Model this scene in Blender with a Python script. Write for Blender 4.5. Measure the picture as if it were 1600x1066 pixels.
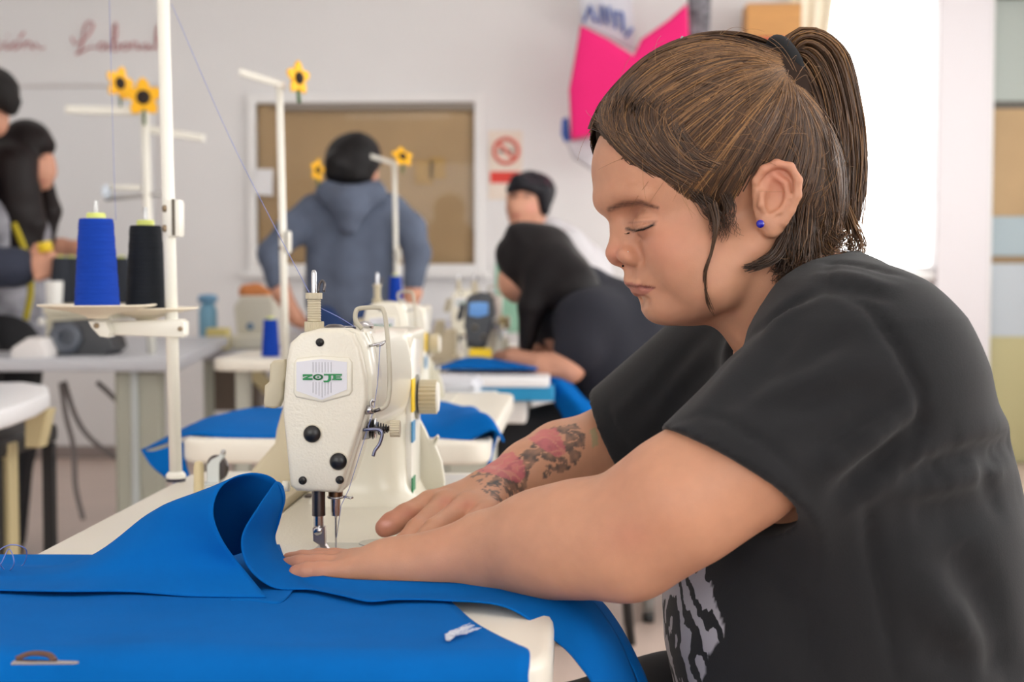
import bpy, bmesh, math, random
import numpy as np
from mathutils import Vector, Matrix
random.seed(7); rng = np.random.default_rng(7)
for o in list(bpy.data.objects): bpy.data.objects.remove(o)
SC = bpy.context.scene; COL = SC.collection
# ------------------------------------------------------------ camera
FPX = 2200.0; W0, H0 = 1600.0, 1066.0
CAM = Vector((0, 0, 1.02)); YAW = math.atan(100/FPX); PITCH = math.atan(103/FPX)
FWD = Vector((-math.sin(YAW)*math.cos(PITCH), math.cos(YAW)*math.cos(PITCH), -math.sin(PITCH)))
RGT = Vector((math.cos(YAW), math.sin(YAW), 0)); UPV = RGT.cross(FWD)
cd = bpy.data.cameras.new('camera'); cam = bpy.data.objects.new('camera', cd); COL.objects.link(cam)
cd.sensor_width = 36; cd.lens = 36*FPX/W0; cd.clip_start = .02
cam.matrix_world = Matrix.Translation(CAM) @ Matrix((RGT, UPV, -FWD)).transposed().to_4x4()
cd.dof.use_dof = True; cd.dof.focus_distance = 1.22; cd.dof.aperture_fstop = 6.3
SC.camera = cam
SC.view_settings.view_transform = 'Standard'; SC.view_settings.look = 'None'
SC.view_settings.gamma = 1; SC.view_settings.use_curve_mapping = False
SC.view_settings.exposure = -0.28
# ------------------------------------------------------------ world and daylight
wd = bpy.data.worlds.new('world'); SC.world = wd; wd.use_nodes = True
wd.node_tree.nodes['Background'].inputs[0].default_value = (1, .985, .96, 1)
wd.node_tree.nodes['Background'].inputs[1].default_value = 5.0
def area(name, loc, rot, sx, sy, power, col=(1, 1, 1)):
    l = bpy.data.lights.new(name, 'AREA'); l.shape = 'RECTANGLE'; l.size = sx; l.size_y = sy
    l.energy = power; l.color = col
    o = bpy.data.objects.new(name, l); COL.objects.link(o); o.location = loc; o.rotation_euler = rot
    return o
R_ = math.radians
# windows of the right wall (daylight comes in through them), three bays
for k, yy in enumerate((1.0, 3.3, 5.6)):
    area('daylight_window', (3.02, yy, 1.65), (0, R_(90), 0), 1.5, 1.9, 18, (1, .99, .97))
# soft fill lights added at the unseen wall behind the camera
for xx in (-1.7, 1.3):
    area('rear_fill_light', (xx, -1.98, 1.65), (R_(90), 0, 0), 2.0, 1.5, 1.6, (1, .99, .97))
LAMP_SPOTS = [(x, y) for y in (-.4, 1.7, 3.9, 6.1) for x in (-2.0, 0.1, 2.1)]
LAMP_POWER = 2.9
# ------------------------------------------------------------ helpers: pixels to places
def Q(px, py, D):            # point at depth D along the view axis
    return CAM + FWD*D + RGT*((px-W0/2)/FPX*D) + UPV*((H0/2-py)/FPX*D)
def ray(px, py): return FWD + RGT*((px-W0/2)/FPX) + UPV*((H0/2-py)/FPX)
def AY(px, py, Y): d = ray(px, py); return CAM + d*(Y/d.y)
def AX(px, py, X): d = ray(px, py); return CAM + d*(X/d.x)
def AZ(px, py, z): d = ray(px, py); return CAM + d*((z-CAM.z)/d.z)
def to_px(p):
    v = Vector(p)-CAM; D = v.dot(FWD); return (W0/2+v.dot(RGT)/D*FPX, H0/2-v.dot(UPV)/D*FPX, D)
# ------------------------------------------------------------ materials
def s2l(c): return tuple(((x/255)/12.92 if x <= 10 else (((x/255)+.055)/1.055)**2.4) for x in c)
MATS = {}
def mat(name, rgb, rough=.5, metal=0, bump=0, bscale=200, spec=.5, var=0, vscale=8, coat=0, trans=0, emit=0, sheen=0, attr=None, sss=0, alpha=1, detail=3, bdist=.001, stretch=None):
    if name in MATS: return MATS[name]
    m = bpy.data.materials.new(name); m.use_nodes = True; nt = m.node_tree; N = nt.nodes; L = nt.links
    b = N['Principled BSDF']; c = s2l(rgb)
    b.inputs['Base Color'].default_value = (*c, 1); b.inputs['Roughness'].default_value = rough
    b.inputs['Metallic'].default_value = metal; b.inputs['Specular IOR Level'].default_value = spec
    b.inputs['Coat Weight'].default_value = coat
    if sheen: b.inputs['Sheen Weight'].default_value = sheen; b.inputs['Sheen Roughness'].default_value = .5
    if trans: b.inputs['Transmission Weight'].default_value = trans
    if alpha < 1: b.inputs['Alpha'].default_value = alpha
    if sss:
        b.inputs['Subsurface Weight'].default_value = sss; b.inputs['Subsurface Radius'].default_value = (1, .35, .2); b.inputs['Subsurface Scale'].default_value = .006
    if emit: b.inputs['Emission Color'].default_value = (*c, 1); b.inputs['Emission Strength'].default_value = emit
    tc = N.new('ShaderNodeTexCoord'); src = tc.outputs['Object']
    if stretch:
        mp = N.new('ShaderNodeMapping'); mp.inputs['Scale'].default_value = stretch; L.new(src, mp.inputs['Vector']); src = mp.outputs[0]
    colsrc = None
    if attr:
        at = N.new('ShaderNodeAttribute'); at.attribute_name = attr; colsrc = at.outputs['Color']
    if var:
        n = N.new('ShaderNodeTexNoise'); n.inputs['Scale'].default_value = vscale; n.inputs['Detail'].default_value = 4; L.new(src, n.inputs['Vector'])
        mr = N.new('ShaderNodeMapRange'); mr.inputs['From Min'].default_value = .3; mr.inputs['From Max'].default_value = .7
        mr.inputs['To Min'].default_value = 1-var; mr.inputs['To Max'].default_value = 1+var; L.new(n.outputs[0], mr.inputs['Value'])
        mx = N.new('ShaderNodeMix'); mx.data_type = 'RGBA'; mx.blend_type = 'MULTIPLY'; mx.inputs['Factor'].default_value = 1
        if colsrc: L.new(colsrc, mx.inputs['A'])
        else: mx.inputs['A'].default_value = (*c, 1)
        L.new(mr.outputs[0], mx.inputs['B']); colsrc = mx.outputs['Result']
    if colsrc: L.new(colsrc, b.inputs['Base Color'])
    if bump:
        n2 = N.new('ShaderNodeTexNoise'); n2.inputs['Scale'].default_value = bscale; n2.inputs['Detail'].default_value = detail; L.new(src, n2.inputs['Vector'])
        bp = N.new('ShaderNodeBump'); bp.inputs['Strength'].default_value = bump; bp.inputs['Distance'].default_value = bdist
        L.new(n2.outputs[0], bp.inputs['Height']); L.new(bp.outputs[0], b.inputs['Normal'])
    MATS[name] = m; return m
# ------------------------------------------------------------ helpers: objects
def tag(o, label=None, cat=None, group=None, kind=None):
    if label: o['label'] = label
    if cat: o['category'] = cat
    if group: o['group'] = group
    if kind: o['kind'] = kind
    return o
def link(o, parent=None):
    COL.objects.link(o)
    if parent is not None:
        o.parent = parent; o.matrix_parent_inverse = Matrix.Identity(4)
    return o
def thing(name, label, cat, loc=(0, 0, 0), group=None, rz=0):
    o = bpy.data.objects.new(name, None); o.empty_display_size = .02; COL.objects.link(o); o.location = loc; o.rotation_euler = (0, 0, rz)
    return tag(o, label, cat, group)
def obj(name, me, m, parent=None, smooth=False, world=True, angle=None):
    """me: bmesh or mesh given in world coordinates; the parent's translation is taken off"""
    if isinstance(me, bmesh.types.BMesh):
        bm = me; me = bpy.data.meshes.new(name); bm.to_mesh(me); bm.free()
    me.name = name
    if m is not None:
        me.materials.clear(); me.materials.append(m)
    o = bpy.data.objects.new(name, me); link(o, parent)
    if parent is not None and world:
        pm = parent.matrix_world if False else None
        p = parent; M = Matrix.Identity(4)
        chain = []
        while p is not None: chain.append(p); p = p.parent
        for p in reversed(chain): M = M @ Matrix.LocRotScale(p.location, p.rotation_euler, p.scale)
        me.transform(M.inverted())
    elif parent is None and world and len(me.vertices):
        # put the origin at the thing's base
        a = np.empty(len(me.vertices)*3, 'f'); me.vertices.foreach_get('co', a); a = a.reshape(-1, 3)
        c = Vector(((a[:, 0].min()+a[:, 0].max())/2, (a[:, 1].min()+a[:, 1].max())/2, a[:, 2].min()))
        me.transform(Matrix.Translation(-c)); o.location = c
    if smooth or angle:
        me.polygons.foreach_set('use_smooth', [True]*len(me.polygons))
        if angle:
            try: me.set_sharp_from_angle(angle=math.radians(angle))
            except Exception: pass
    return o
def copy_tree(o, parent=None):
    c = o.copy(); COL.objects.link(c)
    if parent is not None: c.parent = parent
    for ch in o.children: copy_tree(ch, c)
    return c
def B(): return bmesh.new()
def box(bm, lo, hi, bev=0, seg=2):
    lo = Vector(lo); hi = Vector(hi); s = hi-lo
    r = bmesh.ops.create_cube(bm, size=1, matrix=Matrix.Translation((lo+hi)/2) @ Matrix.Diagonal((*s, 1)))
    if bev:
        es = list({e for v in r['verts'] for e in v.link_edges})
        bmesh.ops.bevel(bm, geom=es, offset=bev, segments=seg, affect='EDGES', profile=.5)
    return bm
def frame_for(d):
    d = Vector(d).normalized(); a = Vector((0, 0, 1)) if abs(d.z) < .9 else Vector((1, 0, 0))
    x = d.cross(a).normalized(); return x, d.cross(x).normalized(), d
def lathe(bm, prof, seg=32, origin=(0, 0, 0), axis=(0, 0, 1), cap=True):
    """prof: list of (r, h) along the axis"""
    x, y, d = frame_for(axis); o = Vector(origin); rings = []
    for r, h in prof:
        rings.append([bm.verts.new(o + d*h + (x*math.cos(2*math.pi*i/seg)+y*math.sin(2*math.pi*i/seg))*max(r, 1e-5)) for i in range(seg)])
    for a, b in zip(rings, rings[1:]):
        for i in range(seg): bm.faces.new((a[i], a[(i+1) % seg], b[(i+1) % seg], b[i]))
    if cap:
        bm.faces.new(rings[0][::-1]); bm.faces.new(rings[-1])
    return bm
def cyl(bm, a, b, r, seg=20, r2=None):
    a = Vector(a); b = Vector(b); return lathe(bm, [(r, 0), (r if r2 is None else r2, (b-a).length)], seg, a, b-a)
def catmull(pts, n=8, closed=False):
    P = [Vector(p) for p in pts]; out = []; m = len(P)
    for i in range(m if closed else m-1):
        p0 = P[(i-1) % m] if closed or i > 0 else P[0]*2-P[1]
        p1 = P[i]; p2 = P[(i+1) % m]
        p3 = P[(i+2) % m] if closed or i+2 < m else P[-1]*2-P[-2]
        for k in range(n):
            t = k/n
            out.append(.5*((2*p1)+(p2-p0)*t+(2*p0-5*p1+4*p2-p3)*t*t+(3*p1-p0-3*p2+p3)*t*t*t))
    if not closed: out.append(P[-1].copy())
    return out
def tube(bm, pts, r, seg=10, closed=False, radii=None, flat=1.0):
    P = [Vector(p) for p in pts]; n = len(P); rings = []
    t0 = (P[1]-P[0]).normalized(); x, y, _ = frame_for(t0)
    for i in range(n):
        t = ((P[(i+1) % n] if closed or i < n-1 else P[i]) - (P[i-1] if closed or i > 0 else P[i]))
        t = t.normalized() if t.length > 1e-9 else t0
        x = (x - t*x.dot(t)).normalized(); y = t.cross(x); rr = radii[i] if radii else r
        rings.append([bm.verts.new(P[i]+(x*math.cos(2*math.pi*k/seg)+y*math.sin(2*math.pi*k/seg)*flat)*rr) for k in range(seg)])
    for i in range(n if closed else n-1):
        a, b = rings[i], rings[(i+1) % n]
        for k in range(seg): bm.faces.new((a[k], a[(k+1) % seg], b[(k+1) % seg], b[k]))
    if not closed:
        bm.faces.new(rings[0][::-1]); bm.faces.new(rings[-1])
    return bm
def prism(bm, poly, vec, bev=0, seg=2, bev_front_only=False):
    """poly: list of 3-D points (planar), swept along vec"""
    vec = Vector(vec); a = [bm.verts.new(Vector(p)) for p in poly]; b = [bm.verts.new(Vector(p)+vec) for p in poly]
    n = len(a); f0 = bm.faces.new(a); f1 = bm.faces.new(b[::-1]); sides = []
    for i in range(n): sides.append(bm.faces.new((a[(i+1) % n], a[i], b[i], b[(i+1) % n])))
    bmesh.ops.recalc_face_normals(bm, faces=[f0, f1]+sides)
    if bev:
        es = list(f0.edges) if bev_front_only else list(f0.edges)+list(f1.edges)
        bmesh.ops.bevel(bm, geom=es, offset=bev, segments=seg, affect='EDGES', profile=.5)
    return bm
def ball(bm, c, r, sx=1, sy=1, sz=1, u=16, v=10):
    bmesh.ops.create_uvsphere(bm, u_segments=u, v_segments=v, radius=r, matrix=Matrix.Translation(Vector(c)) @ Matrix.Diagonal((sx, sy, sz, 1)))
    return bm
def grid_mesh(name, P, closed_u=False):
    """P: array (nu, nv, 3)"""
    nu, nv = P.shape[:2]; idx = np.arange(nu*nv).reshape(nu, nv)
    a = idx[:-1, :-1].ravel(); b = idx[1:, :-1].ravel(); c = idx[1:, 1:].ravel(); d = idx[:-1, 1:].ravel()
    F = np.stack([a, b, c, d], 1)
    if closed_u:
        F = np.vstack([F, np.stack([idx[-1, :-1], idx[0, :-1], idx[0, 1:], idx[-1, 1:]], 1)])
    return np_mesh(name, P.reshape(-1, 3), F)
def np_mesh(name, V, F, col=None):
    me = bpy.data.meshes.new(name); V = np.asarray(V, 'f'); F = np.asarray(F, 'i'); k = F.shape[1]
    me.vertices.add(len(V)); me.vertices.foreach_set('co', V.ravel())
    me.loops.add(F.size); me.loops.foreach_set('vertex_index', F.ravel())
    me.polygons.add(len(F)); me.polygons.foreach_set('loop_start', np.arange(0, F.size, k, dtype='i'))
    me.update(calc_edges=True)
    if col is not None:
        at = me.color_attributes.new('Col', 'FLOAT_COLOR', 'POINT')
        c4 = np.ones((len(V), 4), 'f'); c4[:, :3] = col; at.data.foreach_set('color', c4.ravel())
    me.validate(); return me
# ------------------------------------------------------------ helpers: blended solids (for bodies and cloth)
class Field:
    def __init__(s, lo, hi, h):
        s.lo = np.array(lo, 'f'); s.h = h; s.n = np.ceil((np.array(hi)-s.lo)/h).astype(int)+1
        s.F = np.full(s.n, 9.0, 'f')
    def block(s, lo, hi):
        i0 = np.clip(np.floor((np.array(lo)-s.lo)/s.h).astype(int), 0, s.n); i1 = np.clip(np.ceil((np.array(hi)-s.lo)/s.h).astype(int)+1, 0, s.n)
        if (i1 <= i0).any(): return None
        ax = [(s.lo[k]+s.h*np.arange(i0[k], i1[k])).astype('f') for k in range(3)]
        return tuple(slice(i0[k], i1[k]) for k in range(3)), ax[0][:, None, None], ax[1][None, :, None], ax[2][None, None, :]
    def op(s, fn, lo, hi, k, mode='add'):
        m = k+4*s.h; b = s.block(np.array(lo)-m, np.array(hi)+m)
        if b is None: return
        sl, x, y, z = b; d = fn(x, y, z).astype('f'); a = s.F[sl]
        if mode == 'sub': d = -d; a = -a
        if mode == 'sub':
            # smooth max(a0, -d0) = -smin(-a0, d0): here a=-a0, d=-d0 -> want max(a0,-d0)
            a0 = -a; nd = d
            h = np.maximum(k-np.abs(a0-nd), 0)/max(k, 1e-6); s.F[sl] = np.maximum(a0, nd)+h*h*k*.25
        else:
            h = np.maximum(k-np.abs(a-d), 0)/max(k, 1e-6); s.F[sl] = np.minimum(a, d)-h*h*k*.25
    def ell(s, c, r, k=.01, M=None, mode='add'):
        c = np.array(c, 'f'); r = np.array(r, 'f'); R = np.eye(3) if M is None else np.array(M)
        ext = np.abs(R) @ r
        def fn(x, y, z):
            X, Y, Z = x-c[0], y-c[1], z-c[2]
            p = [(R[0, i]*X+R[1, i]*Y+R[2, i]*Z)/r[i] for i in range(3)]
            k0 = np.sqrt(p[0]**2+p[1]**2+p[2]**2); k1 = np.sqrt((p[0]/r[0])**2+(p[1]/r[1])**2+(p[2]/r[2])**2)+1e-9
            return k0*(k0-1)/k1
        s.op(fn, c-ext, c+ext, k, mode)
    def cap(s, a, b, ra, rb, k=.01, mode='add', flat=None, fs=1.0):
        """tapered capsule; flat = unit axis along which it is squeezed by fs (<1 thinner)"""
        a = np.array(a, 'f'); b = np.array(b, 'f'); ab = b-a; L2 = max(float(ab@ab), 1e-12); rm = max(ra, rb)
        fl = None if flat is None else np.array(flat, 'f')
        def fn(x, y, z):
            X, Y, Z = x-a[0], y-a[1], z-a[2]
            t = np.clip((X*ab[0]+Y*ab[1]+Z*ab[2])/L2, 0, 1)
            X = X-t*ab[0]; Y = Y-t*ab[1]; Z = Z-t*ab[2]; d2 = X*X+Y*Y+Z*Z; r = ra+(rb-ra)*t
            if fl is not None:
                q = X*fl[0]+Y*fl[1]+Z*fl[2]; d2 = d2+q*q*(1/fs**2-1)
                d = np.sqrt(d2)-r; return np.where(d > 0, d, d)*1.0*(fs if fs < 1 else 1)
            return np.sqrt(d2)-r
        s.op(fn, np.minimum(a, b)-rm, np.maximum(a, b)+rm, k, mode)
    def chain(s, pts, rad, k=.01, mode='add', flat=None, fs=1.0):
        for i in range(len(pts)-1): s.cap(pts[i], pts[i+1], rad[i], rad[i+1], k if i == 0 else min(k, .6*min(rad[i], rad[i+1])), mode, flat, fs)
    def mesh(s, iso=0.0):
        F = s.F-iso; S = F < 0; n = np.array(F.shape)
        c = np.zeros(n-1, 'i1')
        for dx in (0, 1):
            for dy in (0, 1):
                for dz in (0, 1): c += S[dx:n[0]-1+dx, dy:n[1]-1+dy, dz:n[2]-1+dz]
        act = (c > 0) & (c < 8); ids = np.argwhere(act); num = np.full(n-1, -1, 'i4'); num[act] = np.arange(len(ids))
        acc = np.zeros((len(ids), 3), 'f'); cnt = np.zeros(len(ids), 'f'); i, j, k = ids.T
        cs = [(0, 0, 0), (1, 0, 0), (0, 1, 0), (1, 1, 0), (0, 0, 1), (1, 0, 1), (0, 1, 1), (1, 1, 1)]
        fv = [F[i+a, j+b, k+d] for a, b, d in cs]
        for p in range(8):
            for q in range(p+1, 8):
                df = np.subtract(cs[q], cs[p])
                if np.abs(df).sum() != 1: continue
                m = (fv[p] < 0) != (fv[q] < 0); t = fv[p]/(fv[p]-fv[q]+1e-12); t = np.clip(t, 0, 1)
                pt = np.array(cs[p], 'f')+t[:, None]*df.astype('f'); acc[m] += pt[m]; cnt[m] += 1
        V = s.lo+s.h*(ids+acc/np.maximum(cnt, 1)[:, None]); Fs = []
        for ax in range(3):
            sl0 = [slice(None)]*3; sl1 = [slice(None)]*3; sl0[ax] = slice(0, -1); sl1[ax] = slice(1, None)
            ch = S[tuple(sl0)] != S[tuple(sl1)]; e = np.argwhere(ch); o1, o2 = [a for a in range(3) if a != ax]
            e = e[(e[:, o1] > 0) & (e[:, o2] > 0) & (e[:, o1] < n[o1]-1) & (e[:, o2] < n[o2]-1)]
            def cell(d1, d2):
                q = e.copy(); q[:, o1] += d1; q[:, o2] += d2; return num[q[:, 0], q[:, 1], q[:, 2]]
            quad = np.stack([cell(-1, -1), cell(0, -1), cell(0, 0), cell(-1, 0)], 1)
            ins = S[e[:, 0], e[:, 1], e[:, 2]]
            if ax == 1: ins = ~ins
            quad[~ins] = quad[~ins][:, ::-1]; Fs.append(quad)
        Fq = np.vstack(Fs); Fq = Fq[(Fq >= 0).all(1)]
        return V, Fq
    def sample(s, P):
        """trilinear value of the field at points"""
        g = (np.asarray(P)-s.lo)/s.h; i = np.clip(np.floor(g).astype(int), 0, s.n-2); t = g-i; v = 0
        for a in (0, 1):
            for b in (0, 1):
                for c in (0, 1):
                    v = v+s.F[i[:, 0]+a, i[:, 1]+b, i[:, 2]+c]*(t[:, 0] if a else 1-t[:, 0])*(t[:, 1] if b else 1-t[:, 1])*(t[:, 2] if c else 1-t[:, 2])
        return v
def join_np(parts):
    V = []; F = []; C = []; n = 0
    for p in parts:
        V.append(p[0]); F.append(p[1]+n); n += len(p[0])
        if len(p) > 2: C.append(p[2])
    return np.vstack(V), np.vstack(F), (np.vstack(C) if C else None)
def strands(paths, r0, r1, taper=.5, seg=3):
    """paths: array (n, m, 3) -> one mesh of thin tubes; r0 root radius, r1 tip"""
    P = np.asarray(paths, 'f'); n, m, _ = P.shape
    T = np.gradient(P, axis=1); T /= np.linalg.norm(T, axis=2, keepdims=True)+1e-9
    A = np.cross(T, np.array([.31, .53, .79], 'f')); A /= np.linalg.norm(A, axis=2, keepdims=True)+1e-9; Bv = np.cross(T, A)
    s = np.linspace(0, 1, m); rr = (r0*(1-s**2)+r1*s**2)[None, :, None]
    if np.ndim(r0) or True: pass
    rings = np.stack([P+rr*(A*math.cos(2*math.pi*k/seg)+Bv*math.sin(2*math.pi*k/seg)) for k in range(seg)], 2)
    V = rings.reshape(-1, 3); idx = np.arange(n*m*seg).reshape(n, m, seg); F = []
    for k in range(seg):
        a = idx[:, :-1, k]; b = idx[:, :-1, (k+1) % seg]; c = idx[:, 1:, (k+1) % seg]; d = idx[:, 1:, k]
        F.append(np.stack([a, b, c, d], -1).reshape(-1, 4))
    return V, np.vstack(F)
def npv(*a): return [np.array(v, 'f') for v in a]
# ============================================================ the room
YW = 7.7; XL, XR, YB, ZC = -3.7, 3.0, -1.9, 2.9
def wall_holes(axis, at, thick, a0, a1, z0, z1, holes):
    """a wall slab with rectangular openings; axis 'x' = plane of constant x (runs along y), 'y' = constant y"""
    As = sorted({a0, a1, *[h[0] for h in holes], *[h[1] for h in holes]}); Zs = sorted({z0, z1, *[h[2] for h in holes], *[h[3] for h in holes]})
    bm = B()
    for p, q in zip(As, As[1:]):
        for r, s in zip(Zs, Zs[1:]):
            mp, mz = (p+q)/2, (r+s)/2
            if any(h[0] < mp < h[1] and h[2] < mz < h[3] for h in holes): continue
            if axis == 'x': box(bm, (at, p, r), (at+thick, q, s))
            else: box(bm, (p, at, r), (q, at+thick, s))
    bmesh.ops.remove_doubles(bm, verts=bm.verts, dist=1e-5)
    return bm
WALL = mat('painted_wall', (236, 235, 235), .75, bump=.15, bscale=60, var=.015, vscale=2)
TRIMW = mat('white_trim', (242, 241, 240), .45)
tag(obj('floor', box(B(), (XL, YB, -.1), (XR+.2, YW+.2, 0)), mat('vinyl_floor', (205, 184, 172), .33, var=.05, vscale=2.5, bump=.08, bscale=30)), kind='structure')
tag(obj('ceiling', box(B(), (XL, YB, ZC), (XR+.2, YW+.2, ZC+.1)), WALL), kind='structure')
tag(obj('wall_left', box(B(), (XL-.15, YB, 0), (XL, YW, ZC)), WALL), kind='structure')
tag(obj('wall_right', wall_holes('x', XR, .15, YB, YW, 0, ZC, [(y-.95, y+.95, .9, 2.4) for y in (1.0, 3.3, 5.6)]), WALL), kind='structure')
tag(obj('wall_rear', wall_holes('y', YB-.15, .15, XL, XR, 0, ZC, [(x-1.0, x+1.0, .9, 2.4) for x in (-1.7, 1.3)]), WALL), kind='structure')
def R(px0, py0, px1, py1, Y=YW):
    a = AY(px0, py0, Y); b = AY(px1, py1, Y); return a.x, b.x, b.z, a.z
iw = R(400, 162, 742, 413); ow = R(1262, -140, 1463, 416); dw = R(1556, -60, 1760, 790)
tag(obj('wall_back', wall_holes('y', YW, .18, XL, XR+.15, 0, ZC, [iw, (ow[0], ow[1], ow[2], 2.55), (dw[0], dw[1], 0, min(dw[3], 2.5))]), WALL), kind='structure')
# baseboards
for nm, lo, hi in (('baseboard_back', (XL, YW-.015, 0), (dw[0]-.06, YW, .07)), ('baseboard_left', (XL, YB, 0), (XL+.015, YW, .07)), ('baseboard_right', (XR-.015, YB, 0), (XR, YW, .07))):
    tag(obj(nm, box(B(), lo, hi, .003, 1), mat('grey_baseboard', (150, 138, 134), .5)), kind='structure')
# interior window: white frame, brown paper behind a pane
def frame_bm(x0, x1, z0, z1, y0, y1, w):
    bm = B()
    for lo, hi in (((x0-w, y0, z0-w), (x0, y1, z1+w)), ((x1, y0, z0-w), (x1+w, y1, z1+w)), ((x0, y0, z1), (x1, y1, z1+w)), ((x0, y0, z0-w), (x1, y1, z0))): box(bm, lo, hi, .004, 1)
    return bm
GLASS = bpy.data.materials.new('window_glass'); GLASS.use_nodes = True
_n = GLASS.node_tree.nodes; _l = GLASS.node_tree.links; _n.clear()
_o = _n.new('ShaderNodeOutputMaterial'); _m = _n.new('ShaderNodeMixShader'); _t = _n.new('ShaderNodeBsdfTransparent'); _g = _n.new('ShaderNodeBsdfGlossy'); _f = _n.new('ShaderNodeFresnel')
_g.inputs['Roughness'].default_value = .02; _f.inputs['IOR'].default_value = 1.22
_l.new(_f.outputs[0], _m.inputs[0]); _l.new(_t.outputs[0], _m.inputs[1]); _l.new(_g.outputs[0], _m.inputs[2]); _l.new(_m.outputs[0], _o.inputs[0])
w1 = tag(obj('window_1', frame_bm(*iw, YW-.03, YW+.06, .045), TRIMW), kind='structure')
BROWN = mat('brown_paper', (190, 160, 118), .6, var=.07, vscale=3, bump=.25, bscale=6, bdist=.01)
obj('paper_sheet', box(B(), (iw[0], YW+.03, iw[2]), (iw[1], YW+.035, iw[3])), BROWN, w1)
obj('window_pane', box(B(), (iw[0], YW+.010, iw[2]), (iw[1], YW+.014, iw[3])), GLASS, w1)
obj('window_rail', box(B(), (iw[0]+.12, YW-.012, iw[3]-.04), (iw[1], YW+.008, iw[3]), .004, 1), mat('aluminium_rail', (140, 130, 120), .4, .5), w1)
obj('window_sill', box(B(), (iw[0]-.08, YW-.06, iw[2]-.075), (iw[1]+.08, YW+.02, iw[2]-.045), .006, 2), TRIMW, w1)
for (a, b, c, d) in ((1-.37, .36, .06, 0),):
    pass
n1 = AY(662, 268, YW+.012); obj('sticky_note', box(B(), (n1.x-.05, YW+.016, n1.z-.07), (n1.x+.05, YW+.018, n1.z+.06)), mat('yellow_note', (196, 158, 92), .7), w1)
n1 = AY(684, 262, YW+.012); obj('sticky_note', box(B(), (n1.x-.045, YW+.016, n1.z-.06), (n1.x+.04, YW+.018, n1.z+.055)), mat('yellow_note', (196, 158, 92), .7), w1)
# bright outside window with a curtain
oz0 = ow[2]; w2 = tag(obj('window_2', frame_bm(ow[0]+.0, ow[1], oz0, 2.55, YW-.02, YW+.1, .04), TRIMW), kind='structure')
obj('window_pane', box(B(), (ow[0], YW+.05, oz0), (ow[1], YW+.054, 2.55)), GLASS, w2)
obj('window_sill', box(B(), (ow[0]-.05, YW-.09, oz0-.07), (ow[1]+.05, YW+.02, oz0-.035), .006, 2), TRIMW, w2)
# white post beside the window and the glazed door
pw = R(1469, 0, 1552, 10, YW-.12)
tag(obj('trim_1', box(B(), (pw[0], YW-.12, 0), (pw[1], YW, ZC), .006, 1), mat('lavender_white', (226, 222, 226), .5)), kind='structure')
dr = tag(obj('door_1', frame_bm(dw[0], dw[1], 0.0, 2.5, YW-.01, YW+.1, .03), TRIMW), kind='structure')
def dpan(name, y0, y1, m, dep=.03):
    a = AY(1556, y0, YW+.04).z; b = AY(1556, y1, YW+.04).z
    return obj(name, box(B(), (dw[0], YW+.04, b), (dw[1], YW+.04+dep, a), .003, 1), m, dr)
dpan('door_panel', 526, 786, mat('olive_panel', (196, 189, 142), .5), .05)
dpan('door_rail', 158, 170, mat('dark_rail', (92, 88, 80), .5), .06)
dpan('door_rail', 400, 412, mat('brown_rail', (150, 124, 88), .5), .05)
dpan('paper_sheet', 170, 338, BROWN); dpan('paper_sheet', 338, 400, mat('blue_grey_sheet', (172, 190, 198), .5)); dpan('paper_sheet', 412, 526, mat('pale_blue_sheet', (196, 206, 214), .5))
dpan('transom_panel', -60, 158, mat('grey_green', (178, 188, 182), .5))
dpan('kick_panel', 786, 1010, mat('white_panel', (238, 238, 236), .5))
# ceiling lamps
LW = mat('lamp_housing', (240, 240, 240), .4); LE = mat('lamp_tube', (255, 253, 246), .5, emit=3)
for i, (x, y) in enumerate(LAMP_SPOTS):
    t = thing('ceiling_lamp', 'white twin tube fluorescent lamp fixed to the ceiling', 'lamp', (x, y, ZC), 'fluorescent ceiling lamps')
    obj('housing', box(B(), (x-.62, y-.12, ZC-.07), (x+.62, y+.12, ZC), .01, 1), LW, t)
    for s in (-1, 1): obj('tube', cyl(B(), (x-.58, y+s*.06, ZC-.09), (x+.58, y+s*.06, ZC-.09), .014, 12), LE, t, True)
    area('lamp_light', (x, y, ZC-.115), (0, 0, 0), 1.2, .2, LAMP_POWER, (1, .985, .95)).parent = None
# red handwriting on the wall
RED = mat('red_marker', (190, 96, 100), .6)
def script(name, strokes, parent):
    for s in strokes:
        pts = [AY(px, py, YW-.003) for px, py in s]; obj(name, tube(B(), catmull(pts, 5), .011, 6, flat=.25), RED, parent, True)
tx = thing('wall_lettering', 'red handwritten script lettering high on the white wall at left', 'lettering', AY(120, 85, YW))
script('letter', [[(-22, 70), (-28, 62), (-36, 68), (-34, 78), (-24, 76), (-21, 66), (-20, 76), (-14, 76)],
    [(0, 66), (-8, 64), (-12, 71), (-7, 77), (4, 73)], [(10, 65), (8, 72), (11, 77), (18, 72)], [(12, 56), (13, 55)],
    [(26, 66), (20, 68), (20, 76), (27, 76), (30, 69), (26, 66), (32, 70)], [(30, 60), (38, 50)],
    [(38, 66), (38, 76)], [(38, 70), (44, 65), (49, 69), (49, 76), (54, 73)],
    [(56, 68), (62, 76), (70, 74)]], tx)
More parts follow.
